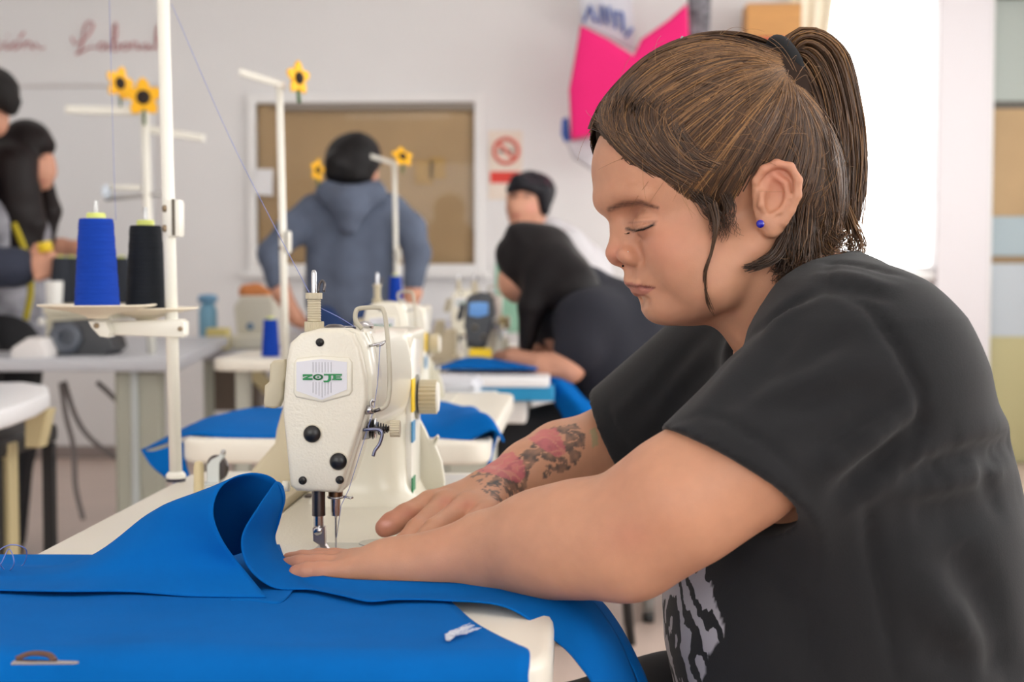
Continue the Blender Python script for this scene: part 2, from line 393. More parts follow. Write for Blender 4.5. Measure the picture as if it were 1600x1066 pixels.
script('letter', [[(112, 58), (116, 68), (126, 66), (140, 52), (146, 38), (138, 34), (131, 46), (130, 64), (124, 80), (118, 85), (126, 82), (142, 74), (152, 75)],
    [(166, 68), (158, 67), (154, 74), (160, 78), (167, 70), (168, 77), (173, 75)],
    [(176, 74), (182, 52), (181, 36), (177, 48), (177, 77), (183, 78), (187, 71), (181, 69)],
    [(196, 68), (190, 73), (194, 78), (201, 75), (200, 68), (196, 68)],
    [(205, 76), (208, 66), (215, 69), (214, 77), (220, 74)], [(230, 68), (223, 72), (227, 78), (234, 71), (235, 77), (241, 74)],
    [(243, 74), (250, 50), (247, 40), (244, 56), (245, 76), (252, 75)]], tx)
# whiteboard under the lettering
wb0 = AY(24, 138, YW); wb1 = AY(250, 470, YW)
wbt = thing('whiteboard', 'large pale whiteboard with a thin frame under the red lettering', 'whiteboard', ((wb0.x+wb1.x)/2, YW, wb1.z))
obj('board', box(B(), (wb0.x-.6, YW-.015, wb1.z), (wb1.x, YW-.001, wb0.z), .003, 1), mat('whiteboard_face', (232, 232, 233), .25), wbt)
obj('frame', frame_bm(wb0.x-.6, wb1.x, wb1.z, wb0.z, YW-.02, YW-.001, .015), mat('board_frame', (214, 208, 206), .4), wbt)
# ============================================================ the sewing station in front
ZT = 0.76
CREAM = mat('cream_laminate', (232, 227, 214), .35, var=.02, vscale=5, bump=.05, bscale=300)
EDGE = mat('cream_edge', (226, 221, 208), .4)
def rounded_rect(x0, x1, y0, y1, z, r, n=6):
    pts = []
    for cx, cy, a0 in ((x1-r, y1-r, 0), (x0+r, y1-r, 90), (x0+r, y0+r, 180), (x1-r, y0+r, 270)):
        for k in range(n+1):
            a = math.radians(a0+90*k/n); pts.append(Vector((cx+r*math.cos(a), cy+r*math.sin(a), z)))
    return pts
NX, NY = AY(525, 868, 1.296).x, 1.296      # needle
TX0, TX1, TY0, TY1 = -.507, -.016, .925, 1.845
tb = thing('sewing_table', 'cream laminate sewing table in front carrying the large cream machine', 'table', ((TX0+TX1)/2, (TY0+TY1)/2, 0))
bm = prism(B(), rounded_rect(TX0, TX1, TY0, TY1, ZT-.038, .04), (0, 0, .038), .008, 3)
obj('table_top', bm, CREAM, tb, angle=40)
LEGM = mat('leg_paint', (196, 198, 186), .4)
for y in (1.05, 1.72):
    bm = B(); box(bm, (-.29, y-.03, .03), (-.23, y+.03, ZT-.04), .004, 1); obj('leg', bm, LEGM, tb)
    bm = B(); box(bm, (-.5, y-.03, 0), (-.03, y+.03, .04), .006, 1); obj('foot', bm, LEGM, tb)
bm = B(); box(bm, (-.275, 1.08, .2), (-.245, 1.69, .26), .004, 1); obj('cross_rail', bm, LEGM, tb)
# ---------------------------------------------------------------- the machine
CRM = mat('machine_enamel', (226, 221, 205), .32, bump=.55, bscale=420, bdist=.0008, coat=.25, detail=1)
CRS = mat('machine_enamel_smooth', (228, 224, 208), .28, coat=.3)
BEI = mat('beige_plastic', (196, 186, 160), .42); STEEL = mat('steel', (190, 190, 192), .22, 1); DSTEEL = mat('dark_steel', (96, 92, 92), .3, 1)
BLK = mat('black_plastic', (22, 22, 24), .3); BRS = mat('bronze', (120, 92, 70), .35, 1)
FY = 1.262                                      # plane of the face plate
mc = thing('sewing_machine', 'large cream industrial sewing machine with green lettered face plate in the foreground', 'sewing machine', (NX, NY, ZT))
def fp(px, py, Y=FY): return AY(px, py, Y)
def lx(px, Y=FY): return AY(px, 600, Y).x
def lz(py, Y=FY): return AY(525, py, Y).z
# bed
bx0, bx1 = NX-.092, NX+.088
bm = prism(B(), rounded_rect(bx0, bx1, 1.235, 1.80, ZT+.0004, .012), (0, 0, .0031), .003, 2); obj('bed', bm, CRM, mc, angle=40)
BZ = ZT+.0035
bm = prism(B(), rounded_rect(bx0-.035, bx0-.004, 1.40, 1.80, ZT+.0005, .006), (0, 0, .012), .003, 2); obj('bed_hinge', bm, mat('hinge_beige', (190, 178, 150), .5), mc, angle=40)
# arm: sections from the face back to the pillar
def sect(pts, Y, n=4):
    return catmull([AY(px, py, FY)*1 + Vector((0, Y-FY, 0)) for px, py in pts], n, True)
armpts = [(468, 524), (500, 516), (548, 515), (568, 524), (577, 560), (581, 610), (575, 660), (556, 690), (500, 695), (458, 680), (448, 620), (452, 560)]
rings = []
for Y, sc, dz in ((FY+.055, .97, 0), (FY+.12, .98, -.002), (FY+.2, .99, -.004), (FY+.28, .99, -.008), (FY+.36, .97, -.010), (FY+.41, .93, -.012), (FY+.425, .82, -.014)):
    s_ = sect(armpts, Y); c_ = sum(s_, Vector())/len(s_); rings.append([c_+(p-c_)*sc+Vector((0, 0, dz)) for p in s_])
P = np.array([[list(p) for p in r] for r in rings]).transpose(1, 0, 2)
me = grid_mesh('arm', P, True); bm = B(); bm.from_mesh(me); bmesh.ops.holes_fill(bm, edges=[e for e in bm.edges if e.is_boundary]); bmesh.ops.recalc_face_normals(bm, faces=bm.faces)
obj('arm', bm, CRS, mc, angle=45)
# pillar (rounded column widening to the bed)
pf = Field((NX-.12, 1.48, BZ-.03), (NX+.12, 1.80, lz(500)+.02), .004)
def pillar(x, y, z):
    t = np.clip((z-BZ)/.2, 0, 1); cx = NX-.016+.004*t; hw = .052-.004*np.sin(t*3.14)+.03*np.exp(-np.maximum(z-BZ, 0)/.012)*.4
    cy = 1.645; hy = .095+.012*np.exp(-np.maximum(z-BZ, 0)/.012)
    qx = np.abs(x-cx)-hw+.035; qy = np.abs(y-cy)-hy+.035
    d = np.sqrt(np.maximum(qx, 0)**2+np.maximum(qy, 0)**2)+np.minimum(np.maximum(qx, qy), 0)-.035
    return np.maximum(d, np.maximum(z-(lz(540)), BZ-.006-z))
pf.op(pillar, (NX-.12, 1.5, BZ-.02), (NX+.12, 1.78, lz(500)), .004)
V, F = pf.mesh(); obj('pillar', np_mesh('pillar', V, F), CRS, mc, True)
# face: the cast head and its plate
head = [(447, 562), (453, 536), (470, 521), (500, 513), (546, 513), (563, 521), (575, 545), (582, 585), (583, 620), (576, 648), (541, 762), (532, 771), (462, 768), (453, 760), (446, 690), (441, 640)]
bm = prism(B(), [fp(x, y, FY+.012) for x, y in head], (0, .062, 0), .004, 2); obj('head_casting', bm, CRS, mc, angle=30)
plate = [(447, 562), (453, 536), (470, 521), (500, 514), (536, 514), (552, 522), (563, 545), (572, 590), (573, 625), (566, 655), (533, 760), (526, 770), (462, 767), (453, 758), (446, 690), (441, 640)]
bm = prism(B(), [fp(x, y) for x, y in plate], (0, .0125, 0), .0045, 4, True); obj('face_plate', bm, CRM, mc, angle=35)
# badge: raised rim, metal plate, grooves and the maker's lettering
rim = [(459, 566), (464, 560), (500, 556), (545, 559), (550, 566), (550, 612), (546, 618), (503, 629), (462, 621), (458, 614)]
bm = prism(B(), [fp(x, y, FY-.0022) for x, y in rim], (0, .004, 0), .0018, 3, True); bd = obj('badge', bm, CRS, mc, angle=35)
bdg = [(463, 566), (502, 561), (542, 566), (542, 609), (503, 625), (463, 611)]
bm = prism(B(), [fp(x, y, FY-.0030) for x, y in bdg], (0, .0012, 0)); obj('badge_plate', bm, mat('badge_silver', (214, 214, 220), .35, .15), bd)
GRV = mat('badge_groove', (176, 176, 182), .5)
for i in range(7):
    px = 489+i*4.7
    for y0, y1 in ((566, 582), (597, 614+min(i, 6-i)*2.4)):
        bm = prism(B(), [fp(px-.5, y0, FY-.0034), fp(px+.5, y0, FY-.0034), fp(px+.5, y1, FY-.0034), fp(px-.5, y1, FY-.0034)], (0, .0006, 0)); obj('badge_line', bm, GRV, bd)
GRN = mat('badge_green', (24, 132, 72), .4)
def let(poly): obj('badge_letter', prism(B(), [fp(x, y, FY-.0042) for x, y in poly], (0, .0014, 0)), GRN, bd)
let([(473, 585), (488, 585), (488, 587.5), (480, 591), (488, 591), (488, 594), (473, 594), (473, 591.5), (481, 588), (475, 588), (475, 589), (473, 589)])
o_out = [(497+8*math.cos(a), 589.5+4.8*math.sin(a)) for a in np.linspace(0, 2*math.pi, 25)[:-1]]; o_in = [(497+4.6*math.cos(a), 589.5+2.7*math.sin(a)) for a in np.linspace(0, 2*math.pi, 25)[:-1]]
bm = B(); va = [bm.verts.new(fp(x, y, FY-.0042)) for x, y in o_out]; vb = [bm.verts.new(fp(x, y, FY-.0042)) for x, y in o_in]
for i in range(24): bm.faces.new((va[i], va[(i+1) % 24], vb[(i+1) % 24], vb[i]))
bmesh.ops.solidify(bm, geom=bm.faces[:], thickness=.0012); obj('badge_letter', bm, GRN, bd)
let([(495.2+1.8*math.cos(a)+1.8, 589.5+1.2*math.sin(a)) for a in np.linspace(0, 2*math.pi, 13)[:-1]])
let([(506, 584.5), (520, 584.5), (520, 587), (517, 587), (517, 594), (513, 597.5), (506, 597.5), (505, 595), (511, 595), (513, 592), (513, 587), (506, 587)])
let([(519, 584.5), (534, 584.5), (534, 587.3), (524.5, 587.3), (524.5, 588.4), (532, 588.4), (532, 590.3), (524.5, 590.3), (524.5, 591.6), (534, 591.6), (534, 594), (519, 594), (519, 592), (520.5, 592), (520.5, 587), (519, 587)])
# screws and plugs on the plate
def knob(name, px, py, r, m, h=.003, dome=True, parent=mc, cross=False):
    c = fp(px, py, FY); prof = [(r, 0), (r, h*.5), (r*.8, h*.85), (r*.4, h*1.05), (0.0002, h*1.1)] if dome else [(r, 0), (r, h)]
    o = obj(name, lathe(B(), prof, 28, c+Vector((0, .0005, 0)), (0, -1, 0)), m, parent, angle=50)
    if cross:
        for a in ((.6, .12), (.12, .6)):
            obj('slot', box(B(), c+Vector((-r*a[0], -h*1.25, -r*a[1])), c+Vector((r*a[0], -h*.8, r*a[1]))), mat('slot_black', (8, 8, 9), .6), o)
    return o
RIMM = mat('plug_rim', (206, 198, 178), .5)
for px, py, r in ((488, 678, .0078), (529, 721, .0078)):
    knob('plug_rim', px, py, r*1.12, RIMM, .0012, False); knob('plug', px, py, r, BLK, .005)
knob('plate_screw', 500, 535, .0038, BLK, .003, True, mc, True); knob('plate_screw', 473, 751, .0038, BLK, .003, True, mc, True); knob('plate_screw', 531, 750, .0038, BLK, .003, True, mc, True)
obj('side_stud', cyl(B(), fp(452, 760, FY+.02), fp(452, 760, FY+.02)+Vector((-.006, 0, 0)), .005, 16), CRS, mc, True)
# presser regulator on top
c = fp(491, 518, FY+.025)
prof = [(.0115, 0), (.0115, .0085)]
def ribbed(bm, c, r, h, n, dep=.0006, axis=(0, 0, 1)):
    x, y, d = frame_for(axis); c = Vector(c); lo = []; hi = []
    for i in range(n*4):
        a = 2*math.pi*i/(n*4); rr = r-(dep if i % 4 in (2, 3) else 0); q = (x*math.cos(a)+y*math.sin(a))*rr
        lo.append(bm.verts.new(c+q)); hi.append(bm.verts.new(c+q+d*h))
    m_ = len(lo)
    for i in range(m_): bm.faces.new((lo[i], lo[(i+1) % m_], hi[(i+1) % m_], hi[i]))
    bm.faces.new(lo[::-1]); bm.faces.new(hi); bmesh.ops.recalc_face_normals(bm, faces=bm.faces); return bm
rg = obj('pressure_regulator', ribbed(B(), c, .009, .009, 22), BEI, mc)
z = c.z+.009
prof = [(.0058, 0)]
for i in range(9): prof += [(.0058, i*.0023), (.0064, i*.0023+.0008), (.0064, i*.0023+.0014), (.0058, i*.0023+.0022)]
obj('threaded_sleeve', lathe(B(), prof, 24, (c.x, c.y, z)), BEI, rg, angle=30)
obj('locking_nut', ribbed(B(), (c.x, c.y, z+.021), .0077, .0055, 10, .0004), BEI, rg)
obj('guide_pin', lathe(B(), [(.0026, 0), (.0026, .018), (.0018, .0205), (.0005, .0212)], 16, (c.x, c.y, z+.0265)), STEEL, rg, angle=40)
bm = tube(B(), catmull([(c.x+.003, c.y+.004, z+.0265), (c.x+.004, c.y+.005, z+.034), (c.x+.0065, c.y+.005, z+.0375), (c.x+.009, c.y+.004, z+.035), (c.x+.0085, c.y+.003, z+.0275)], 5), .0013, 8); obj('thread_hook', bm, DSTEEL, rg, True)
c2 = fp(523, 514, FY+.035)
obj('oil_cap', lathe(B(), [(.010, 0), (.010, .002), (.006, .004), (.0003, .0045)], 24, c2), DSTEEL, mc, angle=50)
obj('oil_cap', lathe(B(), [(.005, 0), (.005, .0025), (.0003, .003)], 20, fp(548, 515, FY+.03)), mat('navy_cap', (38, 40, 62), .3), mc, angle=50)
obj('top_stud', lathe(B(), [(.008, 0), (.009, .003), (.006, .007), (.0004, .008)], 20, AY(570, 508, FY+.1)-Vector((0, 0, .004))), STEEL, mc, angle=50)
# presser lifter on the back of the head
lv = [(436, 563), (444, 562), (447, 568), (447, 590), (443, 600), (443, 618), (436, 636), (428, 639), (413, 637), (411, 630), (413, 603), (420, 597), (421, 570), (426, 564)]
obj('lifter_lever', prism(B(), [fp(x, y, FY+.035) for x, y in lv], (0, .014, 0), .003, 3), BEI, mc, angle=40)
# presser bar, foot, needle bar and needle
def vx(px, Y): return AY(px, 800, Y).x
pxX, nbX = vx(497, 1.285), NX
zb = lambda py: AY(525, py, 1.288).z
pb = obj('presser_bar', lathe(B(), [(.0062, zb(806)-zb(806)), (.0062, zb(772)-zb(806)+.01)], 24, (pxX, 1.288, zb(806))), DSTEEL, mc, angle=40)
obj('bar_tip', lathe(B(), [(.0048, 0), (.0048, zb(800)-zb(827))], 20, (pxX, 1.288, zb(827))), STEEL, mc, angle=40)
ft = [(490, 824), (507, 824), (508, 848), (508, 852), (514, 861), (519, 861), (521, 866), (521, 870), (498, 870), (502, 862), (498, 852), (489, 846), (488, 826)]
foot = obj('presser_foot', prism(B(), [AY(x, y, 1.280) for x, y in ft], (0, .009, 0), .0008, 1), mat('foot_steel', (178, 168, 168), .28, .9), mc)
obj('foot_sole', prism(B(), [AY(x, y, 1.272) for x, y in ((492, 868), (496, 866.5), (523, 867), (524, 871), (496, 871.5))], (0, .026, 0), .0005, 1), STEEL, foot)
obj('foot_screw', lathe(B(), [(.004, 0), (.004, .0015), (.003, .0024), (.0003, .0026)], 20, AY(497, 830, 1.2805), (0, -1, 0)), STEEL, foot, angle=40)
obj('foot_hinge_pin', cyl(B(), AY(512, 867, 1.278), AY(512, 867, 1.278)+Vector((0, .012, 0)), .0022, 14), DSTEEL, foot, True)
obj('needle_bar_bush', lathe(B(), [(.0068, 0), (.0068, .012)], 24, (nbX, NY, zb(780))), BRS, mc, angle=40)
nb = obj('needle_bar', lathe(B(), [(.0042, 0), (.0046, .006), (.0048, zb(772)-zb(808))], 24, (nbX, NY, zb(808))), STEEL, mc, angle=40)
obj('needle_clamp_ring', tube(B(), [(nbX+.007*math.cos(a), NY+.007*math.sin(a), zb(779)) for a in np.linspace(0, 6.28, 22)[:-1]], .0012, 6, True), STEEL, nb, True)
bm = tube(B(), [(nbX+.006, NY, zb(779)), (nbX+.010, NY-.002, zb(778)), (nbX+.014, NY-.002, zb(780)), (nbX+.0165, NY-.001, zb(779))], .0012, 8); obj('thread_guide', bm, STEEL, nb, True)
bm = lathe(B(), [(.00025, 0), (.0007, .006), (.0009, .02), (.0010, zb(812)-zb(871)), (.0018, zb(806)-zb(871))], 12, (nbX, NY, zb(871))); obj('needle', bm, STEEL, mc, True)
# throat plate, slide plate
obj('throat_plate', prism(B(), rounded_rect(NX-.02, NX+.035, NY-.02, NY+.03, BZ, .008), (0, 0, .0012), .0004, 1), STEEL, mc, angle=40)
obj('slide_plate', lathe(B(), [(.018, 0), (.018, .0016)], 28, (NX+.035, NY+.03, BZ)), STEEL, mc, angle=40)
obj('bed_slot', box(B(), (bx0+.003, 1.60, BZ), (bx0+.028, 1.615, BZ+.003), .001, 1), mat('slot_brown', (70, 58, 52), .5), mc)
# finger guard wire loop on the operator side
gY = 1.27
gp = [(566, 514, gY+.03), (556, 502, gY+.03), (556, 488, gY+.03), (563, 482, gY+.03), (590, 481, gY+.02), (600, 487, gY+.015), (605, 520, gY+.01), (608, 560, gY), (609, 600, gY), (606, 628, gY), (598, 638, gY), (586, 641, gY), (576, 641, gY+.005)]
obj('finger_guard', tube(B(), catmull([AY(*p) for p in gp], 6), .0022, 10), mat('guard_grey', (190, 184, 166), .4), mc, True)
# take-up bracket, tension discs, spring and ribbed nut
sx = lambda px, py, Y=1.285: AY(px, py, Y)
tn = obj('tension_shaft', cyl(B(), sx(571, 670), sx(612, 670), .0022, 12), DSTEEL, mc, True)
for px in (578, 582, 586): obj('tension_disc', lathe(B(), [(.009, 0), (.010, .0006), (.009, .0012)], 28, sx(px, 670), (1, 0, 0)), STEEL if px != 582 else BLK, tn, angle=40)
sp = [sx(590, 670)+Vector((t*.010, (.006-.003*t)*math.cos(t*26), (.006-.003*t)*math.sin(t*26))) for t in np.linspace(0, 1, 60)]
obj('tension_spring', tube(B(), sp, .0007, 6), BLK, tn, True)
obj('tension_nut', ribbed(B(), sx(610, 670), .0078, .009, 20, .0006, (1, 0, 0)), BEI, tn)
obj('check_lever', tube(B(), catmull([sx(568, 672, 1.268), sx(580, 671, 1.266), sx(592, 672, 1.266), sx(597, 679, 1.266), sx(593, 694, 1.266), sx(586, 704, 1.266), sx(583, 713, 1.266)], 6), .0016, 8), mat('lever_steel', (130, 134, 158), .25, 1), mc, True)
obj('tension_mount', prism(B(), [AY(x, y, 1.285) for x, y in ((568, 662), (578, 660), (578, 686), (566, 688))], (0, .02, 0), .001, 1), mat('grey_mount', (170, 168, 160), .4, .3), mc)
tg = obj('thread_guide_block', cyl(B(), sx(571, 641, 1.272), sx(583, 640, 1.272), .0042, 16), STEEL, mc, True)
obj('guide_post', tube(B(), [sx(579, 646, 1.270), sx(580, 636, 1.270), sx(579, 629, 1.270), sx(582, 624, 1.270), sx(584, 629, 1.270)], .0014, 8), STEEL, tg, True)
obj('guide_stem', tube(B(), [sx(584, 643, 1.268), sx(590, 641, 1.268), sx(594, 639, 1.268)], .0016, 8), DSTEEL, tg, True)
obj('takeup_lever', tube(B(), [AY(577, 541, 1.285), AY(585, 539, 1.285), AY(594, 537, 1.285), AY(604, 533, 1.285), AY(598, 538, 1.285), AY(588, 541, 1.285)], .0013, 8), STEEL, mc, True)
obj('takeup_cover', prism(B(), [AY(x, y, 1.30) for x, y in ((566, 516), (574, 519), (580, 535), (581, 556), (576, 560), (570, 535))], (0, .05, 0), .003, 2), CRS, mc, angle=40)
# stitch dial, yellow label and reverse lever on the operator side of the pillar
dialc = Vector((NX+.043, 1.62, AY(643, 620, 1.62).z)); dl = obj('stitch_dial', ribbed(B(), dialc, .020, .02, 24, .0010, (1, 0, 0)), BEI, mc)
obj('dial_ring', lathe(B(), [(.026, 0), (.026, .004)], 32, dialc-Vector((.006, 0, 0)), (1, 0, 0)), mat('dial_grey', (140, 138, 128), .4, .4), dl, angle=40)
obj('dial_cap', lathe(B(), [(.0175, 0), (.0165, .002), (.0003, .0022)], 28, dialc+Vector((.02, 0, 0)), (1, 0, 0)), mat('dial_white', (232, 230, 222), .4), dl, angle=40)
px_ = NX+.043
pan = obj('side_panel', prism(B(), [AX(0, 0, 1)*0+Vector((px_-.014, y, z)) for y, z in ((1.572, BZ+.004), (1.66, BZ+.004), (1.66, lz(560)), (1.60, lz(550)), (1.577, lz(575)))], (.010, 0, 0), .003, 2), mat('panel_white', (236, 234, 226), .3, coat=.3), mc, angle=40)
def onpan(name, px0, py0, px1, py1, m):
    X = px_-.0035; a = AX(px0, py0, X); b = AX(px1, py1, X)
    # place by height at the pillar; y follows from the panel
    y0, y1 = 1.572, 1.60
    return obj(name, box(B(), (X-.001, y0, AY(650, py1, 1.585).z), (X+.0006, y1, AY(650, py0, 1.585).z)), m, pan)
onpan('warning_label', 628, 592, 638, 643, mat('label_yellow', (246, 206, 20), .45)); onpan('blue_label', 636, 658, 640, 690, mat('label_blue', (60, 140, 190), .45)); onpan('green_label', 636, 745, 646, 775, mat('label_green', (30, 130, 84), .45))
rv = [(655, 655), (664, 672), (672, 690), (683, 680), (686, 684), (680, 697), (690, 720), (695, 752), (694, 765), (652, 768), (650, 700)]
obj('reverse_lever', prism(B(), [AY(x, y, 1.66) for x, y in rv], (0, .012, 0), .003, 2), mat('lever_grey', (206, 202, 186), .38), mc, angle=40)
# hand wheel and belt guard at the far end
obj('hand_wheel', lathe(B(), [(.02, -.004), (.030, 0), (.034, .006), (.034, .018), (.030, .024), (.02, .026)], 36, (NX-.005, FY+.43, lz(600)), (0, 1, 0)), mat('wheel_pale', (206, 204, 196), .35), mc, angle=40)
bg = [(440, 640), (478, 640), (478, 763), (372, 763), (395, 732), (428, 694), (431, 672)]
obj('belt_guard', prism(B(), [AY(x, y, 1.70) for x, y in bg], (0, .05, 0), .006, 3), mat('guard_beige', (206, 194, 166), .45), mc, angle=40)
# table fittings
o_ = AZ(320, 750, ZT); pg_ = AZ(311, 772, ZT)
tag(obj('rest_pin', lathe(B(), [(.0062, 0), (.0058, .038), (.0045, .042), (.0003, .0435)], 20, AZ(311, 778, ZT)), mat('rest_pin_beige', (212, 196, 156), .5), None, angle=50), 'beige machine rest pin standing in the table beside the thread stand pole', 'pin')
wn = thing('bobbin_winder', 'small steel bobbin winder bracket behind the beige rest pin', 'bobbin winder', AZ(333, 756, ZT))
obj('bracket', prism(B(), [AY(x, y, AZ(333, 757, ZT).y) for x, y in ((323, 757), (323, 727), (330, 718), (342, 712), (346, 703), (352, 703), (352, 712), (343, 724), (343, 757))], (0, .004, 0), .0008, 1), mat('zinc', (196, 200, 198), .35, .6), wn)
obj('bracket_foot', box(B(), AZ(320, 757, ZT)-Vector((0, .01, 0)), AZ(347, 757, ZT)+Vector((0, .012, .003)), .0006, 1), mat('zinc', (196, 200, 198), .35, .6), wn)
wc = AY(340, 731, AZ(333, 757, ZT).y+.008)
obj('winder_wheel', lathe(B(), [(.006, -.004), (.016, -.003), (.0165, 0), (.016, .003), (.006, .004)], 28, wc, (.55, 1, 0)), DSTEEL, wn, angle=40)
obj('spindle', cyl(B(), AY(349, 707, AZ(333, 757, ZT).y-.004), AY(349, 707, AZ(333, 757, ZT).y+.012), .003, 12), STEEL, wn, True)
# ---------------------------------------------------------------- thread stand with cones
PW = mat('stand_paint', (238, 236, 226), .35, coat=.2)
pb0 = AZ(275, 752, ZT); PY = pb0.y
st = thing('thread_stand', 'tall cream thread stand pole with clamp and tray arm beside the cones', 'thread stand', pb0)
lean = AY(257, 0, PY); top = pb0+(AY(253, -60, PY)-pb0)*1.03
obj('pole', cyl(B(), pb0+Vector((0, 0, .006)), top, .0079, 20), PW, st, True)
obj('pole_collar', lathe(B(), [(.012, 0), (.0125, .004), (.0095, .008)], 24, pb0+Vector((0, 0, .004))), PW, st, angle=40)
obj('pole_gasket', lathe(B(), [(.012, 0), (.012, .004)], 24, pb0), mat('gasket_navy', (32, 30, 48), .6), st, angle=40)
cl = obj('joint_clamp', prism(B(), [AY(x, y, PY-.012) for x, y in ((259, 312), (279, 312), (281, 318), (281, 366), (279, 370), (262, 370), (259, 366))], (0, .022, 0), .002, 2), PW, st, angle=40)
obj('clamp_gap', box(B(), AY(268.5, 368, PY-.0135), AY(272.5, 311, PY-.0135)+Vector((0, .002, 0))), mat('gap_brown', (92, 84, 72), .6), cl)
for py in (326, 357):
    obj('clamp_screw', cyl(B(), AY(254, py, PY-.008), AY(281, py-1, PY-.008), .0028, 12), mat('rusty_steel', (158, 140, 116), .45, .7), cl, True)
    obj('screw_head', cyl(B(), AY(255, py, PY-.008), AY(262, py, PY-.008), .0044, 12), mat('rusty_steel', (158, 140, 116), .45, .7), cl, True)
obj('guide_arm', prism(B(), [top+Vector((x, -.008, z)) for x, z in ((-.085, .018), (.012, -.012), (.012, .004), (-.085, .034))], (0, .016, 0), .002, 1), PW, st)
arm_ = [(160, 503), (282, 499), (288, 504), (288, 524), (284, 528), (172, 524), (166, 517)]
obj('tray_arm', prism(B(), [AY(x, y, PY-.014) for x, y in arm_], (0, .024, 0), .003, 2), PW, st, angle=40)
obj('arm_screw', lathe(B(), [(.0035, 0), (.0035, .002), (.0005, .003)], 12, AY(151, 509, PY-.03), (0, -1, 0)), mat('rusty_steel', (158, 140, 116), .45, .7), st, True)
obj('arm_screw', lathe(B(), [(.003, 0), (.003, .002), (.0005, .003)], 12, AY(282, 514, PY-.0145), (0, -1, 0)), mat('rusty_steel', (158, 140, 116), .45, .7), st, True)
obj('arm_bracket', prism(B(), [AY(x, y, PY-.03) for x, y in ((137, 502), (164, 502), (172, 520), (168, 528), (155, 526), (142, 512))], (0, .03, 0), .002, 2), PW, st, angle=40)
TRAY = mat('tray_cream', (232, 222, 200), .4)
CY1, CY2 = PY-.045, PY+.02
def tray(cx, cy_, wpx, Y, rim_py):
    c = AY(cx, rim_py, Y); r = (AY(cx+wpx/2, rim_py, Y).x-AY(cx-wpx/2, rim_py, Y).x)/2
    o = obj('cone_tray', lathe(B(), [(.012, -.016), (.014, -.013), (.03, -.008), (r-.004, -.0015), (r, 0), (r, .0015), (r-.005, .0008), (.03, -.004), (.01, -.006)], 40, c), TRAY, st, angle=45)
    obj('cone_pin', cyl(B(), c+Vector((0, 0, -.012)), c+Vector((0, 0, .128)), .0029, 14), mat('pin_chrome', (210, 214, 216), .12, 1), st, True)
    return c, r
t1, r1 = tray(152, 0, 178, CY1, 477.5); t2, r2 = tray(229, 0, 158, CY2, 482)
def cone(px0, px1, pyb, pyt, wt, Y, base, c_, label):
    s = AY(px1, pyb, Y).x-AY(px0, pyb, Y).x; rb = s/2; h = AY(200, pyt, Y).z-base.z+.004; rt = (AY(150+wt/2, pyt, Y).x-AY(150-wt/2, pyt, Y).x)/2
    t = thing('thread_cone', label, 'thread cone', base, 'thread cones on the front stand')
    prof = [(rb*.96, 0), (rb, .002)]
    for i in range(1, 60):
        q = i/60; prof.append((rb+(rt-rb)*q+.00025*math.sin(i*2.1)+.0002*math.sin(i*.7), .002+(h-.004)*q))
    prof += [(rt, h-.002), (rt*.94, h), (.006, h)]
    obj('thread_winding', lathe(B(), prof, 40, base-Vector((0, 0, .003))), c_, t, angle=60)
    obj('cone_core', lathe(B(), [(rt*.56, 0), (rt*.56, .006), (rt*.5, .0075), (.0035, .0075)], 28, base+Vector((0, 0, h-.0035))), mat('core_yellow', (214, 222, 120), .5), t, angle=50)
def thread_mat(name, rgb):
    return mat(name, rgb, .75, bump=.7, bscale=90, bdist=.001, stretch=(1, 1, 14), spec=.2, var=.09, vscale=40)
cone(118, 186, 476, 343, 52, CY1, t1, thread_mat('blue_thread', (12, 60, 164)), 'blue thread cone in front on the cream stand tray')
cone(194, 257, 481, 354, 48, CY2, t2, thread_mat('black_thread', (28, 32, 38)), 'black thread cone beside the blue one on the stand')
THR = mat('blue_thread_line', (120, 134, 196), .6)
tag(obj('sewing_thread', tube(B(), catmull([AY(268, 6, PY), AY(352, 200, PY-.2), AY(430, 356, 1.35), AY(484, 459, FY+.03), AY(489, 474, FY+.026)], 10), .00035, 5), THR, None, True), 'thin blue thread slanting from the stand top to the machine', 'thread')
tag(obj('sewing_thread', tube(B(), catmull([AY(502, 482, FY+.03), AY(530, 496, FY+.03), AY(556, 512, FY+.03)], 6), .0004, 5), THR, None, True), 'short blue thread from the regulator to the finger guard', 'thread')
tag(obj('sewing_thread', tube(B(), catmull([AY(171, 0, CY1), AY(174, 120, CY1), AY(178, 260, CY1), AY(181, 345, CY1)], 6), .0003, 5), THR, None, True), 'fine vertical thread rising from the blue cone', 'thread')
tag(obj('sewing_thread', tube(B(), [AY(594, 540, 1.284), AY(590, 600, 1.284), AY(584, 640, 1.27), AY(545, 765, 1.275), AY(533, 790, 1.28), (NX+.001, NY-.002, BZ+.012)], .0003, 5), THR, None, True), 'fine thread running down the face plate to the needle', 'thread')
tag(obj('loose_thread', tube(B(), catmull([AZ(-14, 905, ZT+.002), AZ(2, 880, ZT+.02), AZ(14, 858, ZT+.03), AZ(22, 880, ZT+.02), AZ(10, 893, ZT+.006), AZ(-6, 868, ZT+.03), AZ(14, 852, ZT+.036), AZ(40, 858, ZT+.03), AZ(38, 880, ZT+.01), AZ(24, 890, ZT+.003)], 8), .0005, 5), THR, None, True), 'loose curl of blue thread at the rear table edge', 'thread')
